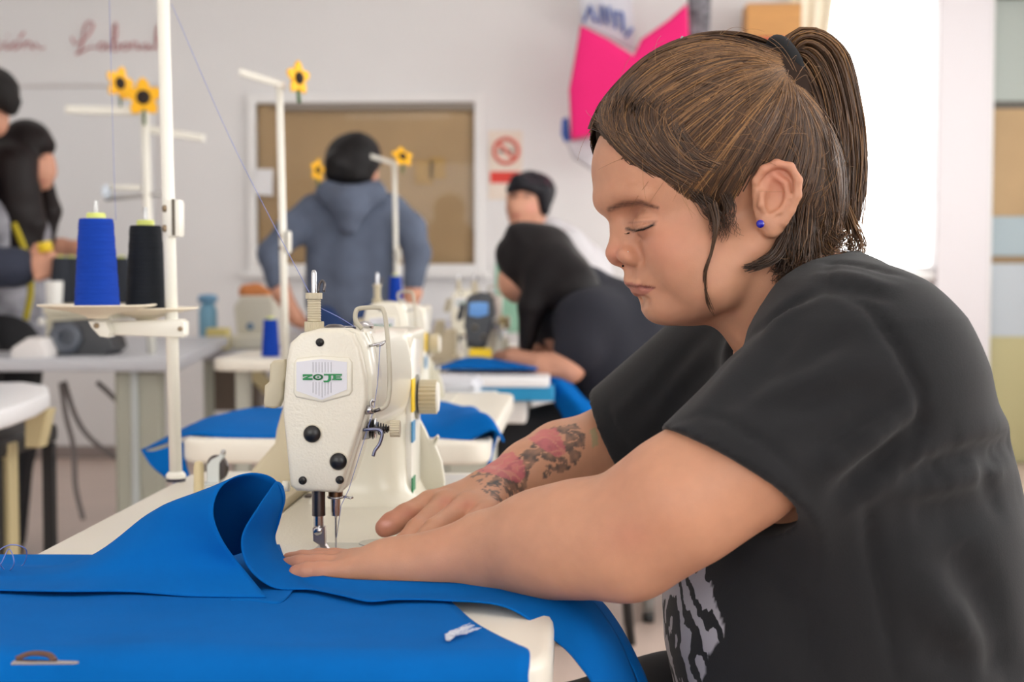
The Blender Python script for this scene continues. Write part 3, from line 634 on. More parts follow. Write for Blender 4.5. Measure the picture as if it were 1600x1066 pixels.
# ============================================================ the woman sewing
def inpoly(x, y, poly):
    x = np.asarray(x); y = np.asarray(y); ins = np.zeros(x.shape, bool); n = len(poly)
    for i in range(n):
        x1, y1 = poly[i]; x2, y2 = poly[(i+1) % n]
        c = ((y1 > y) != (y2 > y)); ins ^= c & (x < (x2-x1)*(y-y1)/((y2-y1) if y2 != y1 else 1e-9)+x1)
    return ins
def px_of(V):
    v = np.asarray(V)-np.array(CAM); D = v@np.array(FWD); return W0/2+(v@np.array(RGT))/D*FPX, H0/2-(v@np.array(UPV))/D*FPX, D
def seg_dist(P, a, b):
    a = np.asarray(a, float); b = np.asarray(b, float); ab = b-a; t = np.clip(((P-a)@ab)/max(ab@ab, 1e-12), 0, 1); return np.linalg.norm(P-a-t[..., None]*ab, axis=-1)
def line_dist(P, pts): return np.min([seg_dist(P, p, q) for p, q in zip(pts, pts[1:])], axis=0)
def blend(C, w, rgb):
    c = np.array(s2l(rgb)); return C*(1-w[:, None])+c*w[:, None]
def vnoise(P, scale, seed=0):
    """cheap smooth noise in -1..1 from summed sines"""
    r = np.random.default_rng(seed); out = 0
    for k in range(6):
        d = r.normal(size=3); d *= scale*(.6+.25*k)/np.linalg.norm(d); out = out+np.sin(P@d+r.uniform(0, 6.28))/(1+.3*k)
    return out/3.2
SKIN = (194, 142, 113)
TH = math.radians(8)
HF = -RGT*math.cos(TH)-FWD*math.sin(TH); HN = -FWD*math.cos(TH)+RGT*math.sin(TH); HU = UPV
HO = Q(1142, 325, 1.22); HM = np.array([HF, HN, HU])
def h2w(P): return np.array(HO)+np.asarray(P)@HM
def w2h(P): return (np.asarray(P)-np.array(HO))@HM.T
def mm(*a): return np.array(a, 'f')/1000
def rotY(deg):     # tips the front down
    a = math.radians(deg); return np.array([[math.cos(a), 0, math.sin(a)], [0, 1, 0], [-math.sin(a), 0, math.cos(a)]])
# ---------------------------------------------------------------- head and neck
hd = Field((-.135, -.105, -.235), (.13, .105, .145), .0016)
def E(c, r, k=12, M=None, mode='add', sym=False):
    hd.ell(mm(*c), mm(*r), k/1000, M, mode)
    if sym: hd.ell(mm(c[0], -c[1], c[2]), mm(*r), k/1000, M, mode)
def CH(pts, rad, k=8, mode='add', sym=False):
    hd.chain([mm(*p) for p in pts], [r/1000 for r in rad], k/1000, mode)
    if sym: hd.chain([mm(p[0], -p[1], p[2]) for p in pts], [r/1000 for r in rad], k/1000, mode)
E((12, 0, 48), (100, 74, 82), 5, rotY(14))
E((70, 0, 30), (49, 57, 48), 25)                     # forehead
E((43, 0, -22), (48, 57, 52), 22)                    # mid face
E((34, 0, -58), (46, 50, 40), 25)                    # lower face
E((51, 37, -39), (29, 24, 24), 16, sym=True)         # cheeks
E((34, 42, -60), (30, 18, 26), 18, sym=True)         # soft jowl
CH([(108, 6, 5), (101, 24, 9), (86, 44, 6)], (9, 9, 8), 14, sym=True)   # brow ridge
CH([(2, 52, -40), (24, 46, -70), (58, 18, -84)], (17, 16, 15), 18, sym=True)   # jaw
E((62, 0, -83), (15, 18, 14), 14)                    # chin
E((38, 0, -78), (32, 34, 21), 16)                    # under the chin
E((65, 0, -64), (22, 28, 18), 12)                    # mouth barrel
E((98, 33, -15), (20, 20, 13), 10, mode='sub', sym=True)   # eye sockets
E((79, 31, -17.5), (14.2, 16, 12.8), 4, sym=True)    # eyeball under the lids
CH([(99, 0, -6), (99.5, 0, -20), (101, 0, -38)], (6.5, 6.3, 8.2), 9)   # nose bridge to tip
E((100.6, 0, -40.5), (9.2, 11, 8.4), 5)
CH([(95, 5, -18), (91, 10, -32), (90, 12, -40)], (6, 6.5, 6), 8, sym=True)
E((90, 15, -42.5), (14, 8.6, 9.4), 4, sym=True)        # nose wings
CH([(101, 0, -46), (92, 0, -50)], (4.2, 4.5), 5)
E((96, 7, -50.5), (6, 3.2, 3.2), 2, mode='sub', sym=True)
CH([(91, 21, -35), (85, 24, -46), (81, 29, -56), (76, 34, -66)], (.3, .5, .5, .3), 12, mode='sub', sym=True)   # fold beside nose and mouth
CH([(89.5, 0, -57), (90.5, 0, -62)], (4, 4.5), 6)
CH([(88.8, 3, -65), (84.5, 13, -66.5), (72.5, 23.5, -69)], (4.4, 4.0, 2.2), 3, sym=True)     # upper lip
CH([(82.8, 0, -73), (79.5, 11, -72.5), (71, 22, -70.5)], (5.0, 4.6, 2.0), 3, sym=True)       # lower lip
CH([(96, 0, -69.0), (89, 12, -69.2), (74, 26, -70)], (1.1, 1.1, 1.3), 1.6, mode='sub', sym=True)  # mouth line
CH([(83, 0, -81), (76, 14, -80)], (2.6, 1.6), 9, mode='sub', sym=True)
# eyelid crease and lower lid line
def eye_arc(el, az0, az1, r, n=7, c=(79, 31, -17.5), tilt=0):
    out = []
    for a in np.linspace(az0, az1, n):
        e = math.radians(el+tilt*(a-az0)/(az1-az0)); a_ = math.radians(a)
        out.append((c[0]+r*.97*math.cos(e)*math.cos(a_), c[1]+r*1.12*math.cos(e)*math.sin(a_), c[2]+r*.95*math.sin(e)))
    return out
CH(eye_arc(30, -50, 72, 14.2, tilt=-8), [.9]*7, 2, mode='sub', sym=True)
CH(eye_arc(-17, -50, 74, 13.7, tilt=10), [.8]*7, 1.2, mode='sub', sym=True)
CH(eye_arc(-52, -40, 60, 15.2, tilt=20), [1.2]*7, 3, mode='sub', sym=True)
# ears
def ear(sy):
    def L(px, py, y): return ((1142-px+18)/1.785, sy*y, (325-py)/1.803)
    def chn(pts, rad, k, mode='add'): hd.chain([mm(*L(*p)) for p in pts], [r/1000 for r in rad], k/1000, mode)
    c0 = L(1184, 330, 71); hd.ell(mm(c0[0], c0[1]*1.01, c0[2]+3), mm(17, 6.5, 29), .006, None)
    hd.ell(mm(*L(1196, 302, 75)), mm(13, 6.5, 17), .006)
    chn([(1160, 318, 72), (1157, 298, 75), (1166, 282, 79), (1184, 274, 82), (1203, 279, 84), (1214, 298, 85), (1214, 320, 84), (1206, 342, 81), (1197, 358, 78)], [3.2, 3.4, 3.6, 3.7, 3.8, 3.8, 3.6, 3.4, 4], 3)
    hd.ell(mm(*L(1180, 360, 75)), mm(9.5, 5, 11), .005)
    hd.ell(mm(*L(1184, 322, 82)), mm(9, 7, 15), .004, None, 'sub')
    hd.ell(mm(*L(1188, 300, 84)), mm(9, 5, 9), .004, None, 'sub')
    chn([(1183, 290, 79), (1198, 302, 81), (1202, 322, 81), (1194, 342, 79), (1180, 347, 78)], [2.6, 2.8, 2.9, 2.8, 2.6], 3)
    chn([(1165, 318, 77), (1164, 333, 78), (1169, 343, 77)], [3, 3.4, 2.8], 3)
    hd.ell(mm(*L(1177, 330, 79)), mm(5, 5, 8), .003, None, 'sub')
for s_ in (1, -1): ear(s_)
# neck
nk = [w2h(np.array(Q(*p))[None])[0] for p in ((1176, 395, 1.22), (1222, 460, 1.225), (1268, 530, 1.23))]
hd.chain(nk, [.054, .056, .064], .022)
hd.cap(mm(-12, 46, -28), w2h(np.array(Q(1180, 520, 1.20))[None])[0], .013, .011, .018); hd.cap(mm(-12, -46, -28), w2h(np.array(Q(1180, 520, 1.25))[None])[0], .013, .011, .018)
V, F = hd.mesh(); P = V*1000; C = np.tile(s2l(SKIN), (len(V), 1)); A = np.abs(P[:, 1])
g = lambda c, r: np.exp(-(((P[:, 0]-c[0])/r[0])**2+((A-c[1])/r[1])**2+((P[:, 2]-c[2])/r[2])**2))
C = blend(C, .45*g((62, 42, -36), (26, 22, 20)), (196, 116, 98)); C = blend(C, .5*g((100, 4, -42), (14, 16, 10)), (194, 112, 96))
C = blend(C, .35*g((88, 31, -28), (14, 16, 6)), (150, 100, 84)); C = blend(C, .35*g((86, 31, -8), (18, 20, 7)), (160, 108, 88))
C = blend(C, .5*g((-15, 80, 20), (14, 10, 22)), (198, 118, 100)); C = blend(C, .3*vnoise(P, .25, 3)**2, (188, 126, 104))
xm, ym, _d = px_of(h2w(np.stack([V[:, 0], np.abs(V[:, 1]), V[:, 2]], 1))); XY = np.stack([xm, ym], 1); front = P[:, 0] > 55
lipm = inpoly(xm, ym, [(968, 437), (979, 441), (1000, 444.5), (1023, 449), (1010, 461), (997, 466), (984, 462)]) & front
C = blend(C, lipm*.62, (168, 96, 92))
C = blend(C, front*np.clip(1.2-line_dist(XY, [(980, 446), (1000, 449), (1023, 449.5)])/2.2, 0, 1)*.75, (98, 50, 48))
bw = np.interp(xm, [952, 975, 1012, 1032], [5.0, 6.0, 4.0, 2.2])
C = blend(C, front*(A > 4)*np.clip(1.3-line_dist(XY, [(953, 327), (972, 319.5), (1000, 316.5), (1028, 325)])/bw, 0, 1)*(.66+.3*vnoise(P*np.array([1, 1, .3]), 2.2, 5)).clip(0, .9), (62, 44, 40))
C = blend(C, front*(A > 12)*np.clip(1.4-line_dist(XY, [(979, 357.5), (990, 360.5), (1006, 358), (1022, 350.5)])/2.4, 0, 1)*.9, (38, 26, 26))
C = blend(C, front*(A > 12)*np.clip(1.2-line_dist(XY, [(982, 348), (995, 347), (1010, 347), (1026, 346)])/2.0, 0, 1)*.45, (118, 76, 64))
head_part = (h2w(V), F, C)
# ---------------------------------------------------------------- arms and hands
def arm_field(pts, h=.0022, pad=.07):
    a = np.array([Q(*p[:3]) for p in pts]); return Field(a.min(0)-pad, a.max(0)+pad, h)
def achain(f, pts, k=.02, mode='add'): f.chain([np.array(Q(*p[:3])) for p in pts], [p[3] for p in pts], k, mode)
NEAR = [(1350, 585, 1.10, .052), (1150, 728, 1.065, .0445), (1060, 785, 1.062, .0455), (985, 835, 1.08, .0425), (900, 843, 1.105, .0415), (840, 850, 1.125, .0385), (760, 862, 1.15, .031), (700, 871, 1.155, .0225), (650, 879, 1.166, .0185)]
fa = arm_field([*NEAR, (460, 890, 1.28, .01)]); achain(fa, NEAR, .03)
fa.ell(np.array(Q(975, 868, 1.075)), (.03, .03, .03), .02)           # elbow point
wr = np.array(Q(650, 881, 1.166)); tp = np.array(Q(440, 902, 1.212)); d_ = tp-wr; d_[2] = 0; d_ /= np.linalg.norm(d_); s_ = np.array([-d_[1]*-1, -d_[0], 0]) ; s_ = np.cross(d_, [0, 0, 1.]); t_ = np.array([0, 0, 1.])
def hp(a, b, c, s=.78): return wr+s*(d_*a+s_*b)+t_*c
fa.cap(wr, hp(.03, 0, -.001), .024, .026, .02, flat=t_, fs=.8)
K_ = {'index': (.079, .025, -.005), 'middle': (.082, .008, -.004), 'ring': (.077, -.010, -.004), 'little': (.068, -.026, -.006)}
for i, (nm, (a, b, c)) in enumerate(K_.items()):
    fa.cap(hp(.004, b*.55, -.001), hp(a, b, c), .0135, .0100, .011)
    ln = {'index': .070, 'middle': .077, 'ring': .070, 'little': .056}[nm]; sp_ = {'index': .12, 'middle': .03, 'ring': -.06, 'little': -.2}[nm]
    q1 = hp(a+ln*.48, b+sp_*ln*.48, c-.0008); q2 = hp(a+ln*.78, b+sp_*ln*.78, c-.0016); q3 = hp(a+ln, b+sp_*ln, c-.003)
    fa.chain([hp(a, b, c), q1, q2, q3], [.0092, .0082, .0075, .0064], .003)
fa.cap(hp(.012, .02, -.004), hp(.045, .042, -.006), .015, .0125, .012); fa.chain([hp(.045, .042, -.006), hp(.07, .052, -.009), hp(.092, .056, -.012)], [.0118, .0105, .0085], .006)
V, F = fa.mesh(); C = np.tile(s2l(SKIN), (len(V), 1)); x_, y_, D_ = px_of(V)
C = blend(C, 0.28*np.exp(-(((x_-985)/40)**2+((y_-838)/30)**2)), (182, 108, 92)); C = blend(C, .3*vnoise(V, 60, 2)**2, (190, 130, 104))
C = blend(C, .25*np.clip((560-x_)/60, 0, 1), (200, 128, 104))
near_part = (V, F, C)
FAR = [(1150, 575, 1.44, .052), (1060, 640, 1.47, .047), (985, 695, 1.49, .044), (940, 712, 1.48, .0415), (880, 722, 1.455, .039), (830, 742, 1.43, .033), (785, 763, 1.405, .0245), (765, 772, 1.39, .022)]
fb = arm_field([*FAR, (590, 870, 1.22, .01)]); achain(fb, FAR, .03)
FING = {'little': [(672, 787, 1.365, .0125), (634, 806, 1.345, .0112), (612, 818, 1.338, .0105), (601, 825, 1.334, .0092)],
        'ring': [(697, 787, 1.35, .0122), (652, 828, 1.305, .0105), (630, 852, 1.285, .0098), (618, 864, 1.275, .0082)],
        'middle': [(731, 791, 1.335, .0126), (680, 828, 1.290, .0108), (652, 856, 1.265, .0100), (638, 868, 1.252, .0084)],
        'index': [(763, 802, 1.32, .0124), (716, 838, 1.275, .0106), (690, 860, 1.25, .0098), (676, 872, 1.238, .0082)],
        'thumb': [(775, 800, 1.355, .0140), (762, 830, 1.315, .0118), (745, 848, 1.29, .0105), (730, 858, 1.275, .009)]}
wrf = np.array(Q(768, 772, 1.39))
for nm, pts in FING.items():
    k0 = np.array(Q(*pts[0][:3])); fb.cap(wrf+(k0-wrf)*.12, k0, .0185 if nm != 'thumb' else .015, pts[0][3], .014); achain(fb, pts, .004)
V, F = fb.mesh(); C = np.tile(s2l(SKIN), (len(V), 1)); x_, y_, D_ = px_of(V)
for kx, ky in ((697, 784), (731, 789), (763, 802), (640, 803)): C = blend(C, .4*np.exp(-(((x_-kx)/14)**2+((y_-ky)/9)**2)), (190, 104, 88))
C = blend(C, .5*np.clip((640-x_)/40, 0, 1), (206, 130, 112))
nz = vnoise(V, 230, 11); nz2 = vnoise(V, 620, 12); nz3 = vnoise(V, 380, 13)
dark = inpoly(x_, y_, [(752, 765), (772, 745), (800, 722), (835, 690), (862, 668), (900, 662), (914, 680), (912, 705), (900, 728), (870, 742), (835, 752), (812, 772), (795, 785), (780, 785)])
C = blend(C, np.where(dark & (nz > -.35) & (np.abs(nz3) > .09), .88, 0)*np.clip(.8+.4*nz2, .55, 1), (62, 62, 62))
for poly in ([(738, 735), (768, 715), (800, 706), (818, 722), (822, 742), (812, 756), (795, 750), (772, 742)], [(826, 686), (845, 672), (868, 668), (880, 690), (885, 708), (872, 716), (848, 702)]):
    m_ = inpoly(x_, y_, poly); C = blend(C, np.where(m_, np.where(np.abs(nz3) < .08, .45, .8-.25*np.abs(nz2)), 0), (192, 98, 106))
m_ = inpoly(x_, y_, [(716, 738), (752, 728), (790, 757), (775, 778), (770, 770), (740, 748)]); C = blend(C, np.where(m_ & (nz2 > .2), .7, 0), (66, 70, 72))
m_ = inpoly(x_, y_, [(922, 672), (932, 668), (934, 695), (926, 700)]); C = blend(C, np.where(m_, .5, 0), (120, 150, 112))
C = blend(C, .75*np.clip(1.6-np.hypot((x_-603)/9, (y_-818)/5)*1.3, 0, 1), (226, 172, 160)); far_part = (V, F, C)
# ---------------------------------------------------------------- torso profile (rows: pixel y, back x, front x, half depth)
ROWS = np.array([(392, 1335, 1225, .055), (408, 1368, 1200, .085), (440, 1418, 1178, .130), (490, 1462, 1160, .165), (560, 1507, 1130, .180), (640, 1538, 1095, .186), (720, 1560, 1075, .19), (800, 1578, 1058, .192), (870, 1589, 1043, .194), (950, 1597, 1037, .196), (1010, 1600, 1040, .196), (1066, 1600, 1052, .194), (1180, 1585, 1085, .19), (1330, 1560, 1130, .18)], float)
DT = 1.235
_z = np.array([Q(1300, r[0], DT).z for r in ROWS]); _cx = []; _hw = []
_a = np.array([Q(r[1], r[0], DT) for r in ROWS]); _b = np.array([Q(r[2], r[0], DT) for r in ROWS]); _cx = (_a[:, 0]+_b[:, 0])/2; _hw = (_a[:, 0]-_b[:, 0])/2
_cy = (_a[:, 1]+_b[:, 1])/2; _o = np.argsort(_z)
def torso_fn(off=0.0):
    def fn(x, y, z):
        zz = z.ravel(); cx = np.interp(zz, _z[_o], _cx[_o]); hw = np.interp(zz, _z[_o], _hw[_o])+off; hy = np.interp(zz, _z[_o], ROWS[_o, 3])+off; cy = np.interp(zz, _z[_o], _cy[_o])
        X = (x-cx[None, None, :]); Y = (y-cy[None, None, :]); u = np.abs(X/hw)**2.3+np.abs(Y/hy)**2.3
        d = (u**(1/2.3)-1)*np.minimum(hw, hy)*.85
        top = z-_z.max()-off; bot = (_z.min()+.02)-z
        return np.maximum(d, np.maximum(top, bot))
    return fn
tlo = (np.min(_cx-_hw)-.05, np.min(_cy)-.26, _z.min()); thi = (np.max(_cx+_hw)+.05, np.max(_cy)+.26, _z.max()+.03)
tf = Field(tlo, thi, .007); tf.op(torso_fn(-.016), tlo, thi, .01)
for ch in (NEAR[:2], FAR[:2]): achain(tf, [(p[0], p[1], p[2], p[3]-.004) for p in ch], .03)
tf.chain([np.array(Q(1222, 460, 1.225)), np.array(Q(1290, 560, 1.23))], [.05, .07], .03)
V, F = tf.mesh(); torso_part = (V, F, np.tile(s2l(SKIN), (len(V), 1)))
V, F, C = join_np([head_part, near_part, far_part, torso_part])
SKM = mat('skin', SKIN, .48, attr='Col', bump=.22, bscale=900, bdist=.0006, sss=.12, spec=.4, var=.05, vscale=60)
woman = obj('person', np_mesh('person', V, F, C), SKM, None, True)
tag(woman, 'woman in a black t-shirt with ponytail and tattooed forearm sewing blue cloth', 'person')
# ---------------------------------------------------------------- t-shirt
def near_sleeve(off):
    a = np.array(Q(1345, 590, 1.115)); b = np.array(Q(1120, 768, 1.06)); ab = b-a; L2 = ab@ab
    hc = np.array(Q(1153, 741, 1.06)); nn = np.array(-RGT)*.50-np.array(UPV)*.80-np.array(FWD)*.12; nn /= np.linalg.norm(nn)
    def fn(x, y, z):
        X, Y, Z = x-a[0], y-a[1], z-a[2]; t = np.clip((X*ab[0]+Y*ab[1]+Z*ab[2])/L2, 0, 1)
        r = .082+(.064-.082)*t+off
        d = np.sqrt((X-t*ab[0])**2+(Y-t*ab[1])**2+(Z-t*ab[2])**2)-r
        pl = (x-hc[0])*nn[0]+(y-hc[1])*nn[1]+(z-hc[2])*nn[2]
        return np.maximum(d, pl) if off >= 0 else d
    return fn, np.minimum(a, b)-.1, np.maximum(a, b)+.1
def far_sleeve(off):
    a = np.array(Q(1165, 570, 1.43)); b = np.array(Q(940, 712, 1.49)); ab = b-a; L2 = ab@ab
    hc = np.array(Q(957, 686, 1.48)); nn = np.array(-RGT)*.86-np.array(UPV)*.42+np.array(FWD)*.2; nn /= np.linalg.norm(nn)
    def fn(x, y, z):
        X, Y, Z = x-a[0], y-a[1], z-a[2]; t = np.clip((X*ab[0]+Y*ab[1]+Z*ab[2])/L2, 0, 1)
        d = np.sqrt((X-t*ab[0])**2+(Y-t*ab[1])**2+(Z-t*ab[2])**2)-(.084+(.060-.084)*t+off)
        pl = (x-hc[0])*nn[0]+(y-hc[1])*nn[1]+(z-hc[2])*nn[2]
        return np.maximum(d, pl) if off >= 0 else d
    return fn, np.minimum(a, b)-.1, np.maximum(a, b)+.1
slo = np.minimum(tlo, np.array(Q(925, 700, 1.48))-.06); shi = np.maximum(thi, np.array(Q(1160, 500, 1.48))+.05); slo[1] = min(slo[1], .93)
sf = Field(slo, shi, .0038)
sf.op(torso_fn(), tlo, thi, .01)
f_, l_, h_ = near_sleeve(0.0); sf.op(f_, l_, h_, .045); f_, l_, h_ = far_sleeve(0.0); sf.op(f_, l_, h_, .045)
def crease(a, b, w, amp, curve=None):
    pts = [np.array(Q(*p)) for p in ([a, b] if curve is None else [a, *curve, b])]
    lo = np.min(pts, 0)-3*w; hi = np.max(pts, 0)+3*w; bl = sf.block(lo, hi)
    if bl is None: return
    sl, x, y, z = bl; dm = None
    for p, q in zip(pts, pts[1:]):
        ab = q-p; L2 = ab@ab; X, Y, Z = x-p[0], y-p[1], z-p[2]; t = np.clip((X*ab[0]+Y*ab[1]+Z*ab[2])/L2, 0, 1)
        d2 = (X-t*ab[0])**2+(Y-t*ab[1])**2+(Z-t*ab[2])**2; dm = d2 if dm is None else np.minimum(dm, d2)
    sf.F[sl] += (amp*np.exp(-dm/w**2)).astype('f')
# seams and folds follow lines on the visible side of the shirt
def surf(pts, n=24):
    c = np.array([list(v) for v in catmull([Vector((*p, 0)) for p in pts], n)])[:, :2]; out = []; Ds = np.arange(.86, 1.6, .004)
    for x, y in c:
        ps = np.array(CAM)+Ds[:, None]*np.array(ray(x, y)); v = sf.sample(np.clip(ps, sf.lo+sf.h, sf.lo+sf.h*(sf.n-2))); ins = ((ps > sf.lo+sf.h) & (ps < sf.lo+sf.h*(sf.n-2))).all(1) & (v < 0)
        if ins.any(): out.append(ps[np.argmax(ins)])
    return out
def screase(pts, w, amp, n=6):
    P_ = surf(pts, n)
    if len(P_) < 2: return
    for p, q in zip(P_, P_[1:]): pass
    lo = np.min(P_, 0)-3*w; hi = np.max(P_, 0)+3*w; bl = sf.block(lo, hi); sl, x, y, z = bl; dm = np.full(np.broadcast_shapes(x.shape, y.shape, z.shape), 9., 'f'); L = len(P_)-1; tt = np.zeros_like(dm)
    for i, (p, q) in enumerate(zip(P_, P_[1:])):
        ab = q-p; L2 = max(ab@ab, 1e-9)
        if L2 > .01: continue
        X, Y, Z = x-p[0], y-p[1], z-p[2]; t = np.clip((X*ab[0]+Y*ab[1]+Z*ab[2])/L2, 0, 1); d2 = (X-t*ab[0])**2+(Y-t*ab[1])**2+(Z-t*ab[2])**2
        m = d2 < dm; dm = np.where(m, d2, dm); tt = np.where(m, (i+t)/L, tt)
    sf.F[sl] += (amp*np.exp(-dm/w**2)*np.sin(np.pi*np.clip(.08+tt*.84, 0, 1))).astype('f')
FOLDS = [([(1283, 455), (1340, 470), (1385, 520), (1420, 580), (1437, 615), (1436, 655), (1425, 700), (1402, 745)], .0045, .0055),
    ([(1176, 520), (1120, 570), (1061, 640)], .011, .007), ([(1205, 520), (1150, 580), (1090, 650)], .011, -.006), ([(1250, 520), (1190, 590), (1130, 645)], .010, .006),
    ([(1376, 592), (1300, 622), (1200, 648)], .011, .008), ([(1390, 560), (1310, 585), (1210, 612)], .012, -.007), ([(1330, 520), (1270, 560), (1200, 600)], .010, .005),
    ([(1434, 663), (1380, 715), (1311, 766)], .010, .009), ([(1420, 640), (1350, 690), (1290, 735)], .010, -.007), ([(1410, 615), (1340, 660), (1260, 700)], .009, .006), ([(1430, 700), (1390, 735), (1330, 790)], .008, -.005),
    ([(1575, 690), (1500, 712), (1427, 742)], .010, .010), ([(1570, 668), (1500, 690), (1440, 712)], .012, -.008), ([(1560, 730), (1480, 748), (1400, 765)], .010, -.005),
    ([(1560, 705), (1545, 735), (1560, 790)], .008, .005), ([(1590, 770), (1500, 800), (1420, 800)], .016, .005),
    ([(1290, 408), (1340, 412), (1410, 432)], .006, .005), ([(1280, 428), (1330, 432), (1400, 452)], .006, -.004), ([(1282, 445), (1330, 452), (1385, 470)], .006, .005), ([(1275, 462), (1230, 480), (1190, 512)], .007, .005), ([(1270, 475), (1225, 500), (1195, 530)], .007, -.004), ([(1300, 400), (1290, 430), (1284, 458)], .004, .003),
    ([(1352, 780), (1362, 860), (1380, 950), (1402, 1062)], .006, .004), ([(1180, 880), (1240, 960), (1270, 1060)], .016, .005), ([(1480, 850), (1530, 930), (1570, 1050)], .018, .006), ([(1420, 900), (1500, 980), (1540, 1060)], .018, -.005), ([(1440, 1000), (1500, 1030), (1580, 1040)], .014, .004),
    ([(1105, 520), (1040, 590), (985, 655)], .010, .006), ([(1060, 560), (1000, 620), (960, 650)], .009, -.004), ([(1120, 560), (1070, 610), (1020, 680)], .009, .005),
    ([(1050, 662), (1112, 652), (1176, 684), (1236, 730), (1266, 775)], .0035, .0022), ([(950, 632), (960, 670), (985, 702)], .0035, .0030)]
for pts, w, amp in FOLDS: screase(pts, w, amp*(.75 if pts[0][0] < 1400 and pts[0][1] < 625 and w > .008 else 1.5 if w > .006 else 1))
# openings: sleeves and neck
f_, l_, h_ = near_sleeve(-.012); _a1 = np.array(Q(1230, 680, 1.085)); sf.op(lambda x, y, z: np.maximum(f_(x, y, z), -((x-_a1[0])*(-.72)+(z-_a1[2])*(-.69))), l_, h_, .002, 'sub')
g_, l2_, h2_ = far_sleeve(-.012); _a2 = np.array(Q(1040, 650, 1.46)); sf.op(lambda x, y, z: np.maximum(g_(x, y, z), -((x-_a2[0])*(-.82)+(z-_a2[2])*(-.57))), l2_, h2_, .002, 'sub')
sf.chain([np.array(Q(1130, 330, 1.22)), np.array(Q(1222, 460, 1.225)), np.array(Q(1238, 490, 1.226))], [.074, .069, .058], .006, 'sub')
sf.cap(np.array(Q(1120, 470, 1.235)), np.array(Q(1178, 510, 1.235)), .05, .05, .012, 'sub')
V, F = sf.mesh(); x_, y_, D_ = px_of(V)
msk = inpoly(x_, y_, [(1098, 838), (1110, 870), (1114, 930), (1132, 978), (1128, 1000), (1106, 1024), (1096, 1075), (1030, 1075), (1020, 950), (1020, 850)]) & (D_ < 1.40)
msk = msk.astype(float)
C = np.stack([msk, msk, msk], 1)
SHM = bpy.data.materials.new('black_cotton'); SHM.use_nodes = True; nt = SHM.node_tree; Nn = nt.nodes; Ll = nt.links; b_ = Nn['Principled BSDF']
b_.inputs['Roughness'].default_value = .85; b_.inputs['Specular IOR Level'].default_value = .25; b_.inputs['Sheen Weight'].default_value = .08; b_.inputs['Sheen Roughness'].default_value = .6
tc = Nn.new('ShaderNodeTexCoord'); at = Nn.new('ShaderNodeAttribute'); at.attribute_name = 'Col'
wv = Nn.new('ShaderNodeTexWave'); wv.inputs['Scale'].default_value = 17; wv.inputs['Distortion'].default_value = 9; wv.inputs['Detail'].default_value = 4; wv.inputs['Detail Scale'].default_value = 1.6; wv.bands_direction = 'X'
cr = Nn.new('ShaderNodeValToRGB'); cr.color_ramp.elements[0].position = .36; cr.color_ramp.elements[1].position = .42
ml = Nn.new('ShaderNodeMath'); ml.operation = 'MULTIPLY'; mx = Nn.new('ShaderNodeMix'); mx.data_type = 'RGBA'
mx.inputs['A'].default_value = (*s2l((23, 24, 27)), 1); mx.inputs['B'].default_value = (*s2l((176, 172, 178)), 1)
mpn = Nn.new('ShaderNodeMapping'); mpn.inputs['Rotation'].default_value = (0, .5, 0); mpn.inputs['Scale'].default_value = (1.3, 1, .8)
Ll.new(tc.outputs['Object'], mpn.inputs[0]); Ll.new(mpn.outputs[0], wv.inputs['Vector']); Ll.new(wv.outputs['Fac'], cr.inputs[0]); Ll.new(cr.outputs[0], ml.inputs[0]); Ll.new(at.outputs['Fac'], ml.inputs[1]); Ll.new(ml.outputs[0], mx.inputs['Factor']); Ll.new(mx.outputs['Result'], b_.inputs['Base Color'])
nn_ = Nn.new('ShaderNodeTexNoise'); nn_.inputs['Scale'].default_value = 900; bp_ = Nn.new('ShaderNodeBump'); bp_.inputs['Strength'].default_value = .25; bp_.inputs['Distance'].default_value = .0008
Ll.new(tc.outputs['Object'], nn_.inputs['Vector']); Ll.new(nn_.outputs[0], bp_.inputs['Height']); Ll.new(bp_.outputs[0], b_.inputs['Normal'])
shirt = obj('t_shirt', np_mesh('t_shirt', V, F, C), SHM, woman, True)
shirt['label'] = 'black cotton t-shirt with a pale print on the belly'
# ============================================================ hair and small things on the woman
hf = Field((-.135, -.115, -.11), (.14, .115, .175), .0026)
hf.ell(mm(12, 0, 55), mm(106, 83, 93), .005, rotY(14)); hf.ell(mm(72, 0, 52), mm(49, 62, 46), .02); hf.ell(mm(-45, 0, 10), mm(52, 66, 60), .03); hf.ell(mm(-66, 0, -12), mm(26, 48, 40), .02)
import copy as _cp; shell = _cp.copy(hf); shell.F = hf.F.copy()
HP = [(926, 196), (955, 206), (974, 240), (1003, 272), (1043, 300), (1086, 320), (1108, 342), (1117, 368), (1126, 345), (1148, 322), (1148, 290), (1160, 266), (1200, 258), (1231, 290), (1236, 340), (1228, 372), (1226, 392), (1262, 396), (1300, 390), (1345, 392), (1380, 300), (1380, -40), (880, -40)]
def px2h(px, py, field, D0=1.17, it=5, side=1):
    px = np.asarray(px, float); py = np.asarray(py, float); D = np.full(px.shape, D0)
    for k in range(it):
        Pw = np.array(CAM)+D[:, None]*(np.array(FWD)+np.outer((px-W0/2)/FPX, RGT)+np.outer((H0/2-py)/FPX, UPV)); L = w2h(Pw)
        lo = np.zeros(len(px)); hi = np.full(len(px), .112)
        for j in range(11):
            m = (lo+hi)/2; q = L.copy(); q[:, 1] = m; v = field.sample(q); lo = np.where(v < 0, m, lo); hi = np.where(v < 0, hi, m)
        D = D+(L[:, 1]-lo)*.98
    L[:, 1] = lo*side; return L
hp2 = px2h([p[0] for p in HP], [p[1] for p in HP], shell); poly2 = [(a, b) for a, b in hp2[:, (0, 2)]]
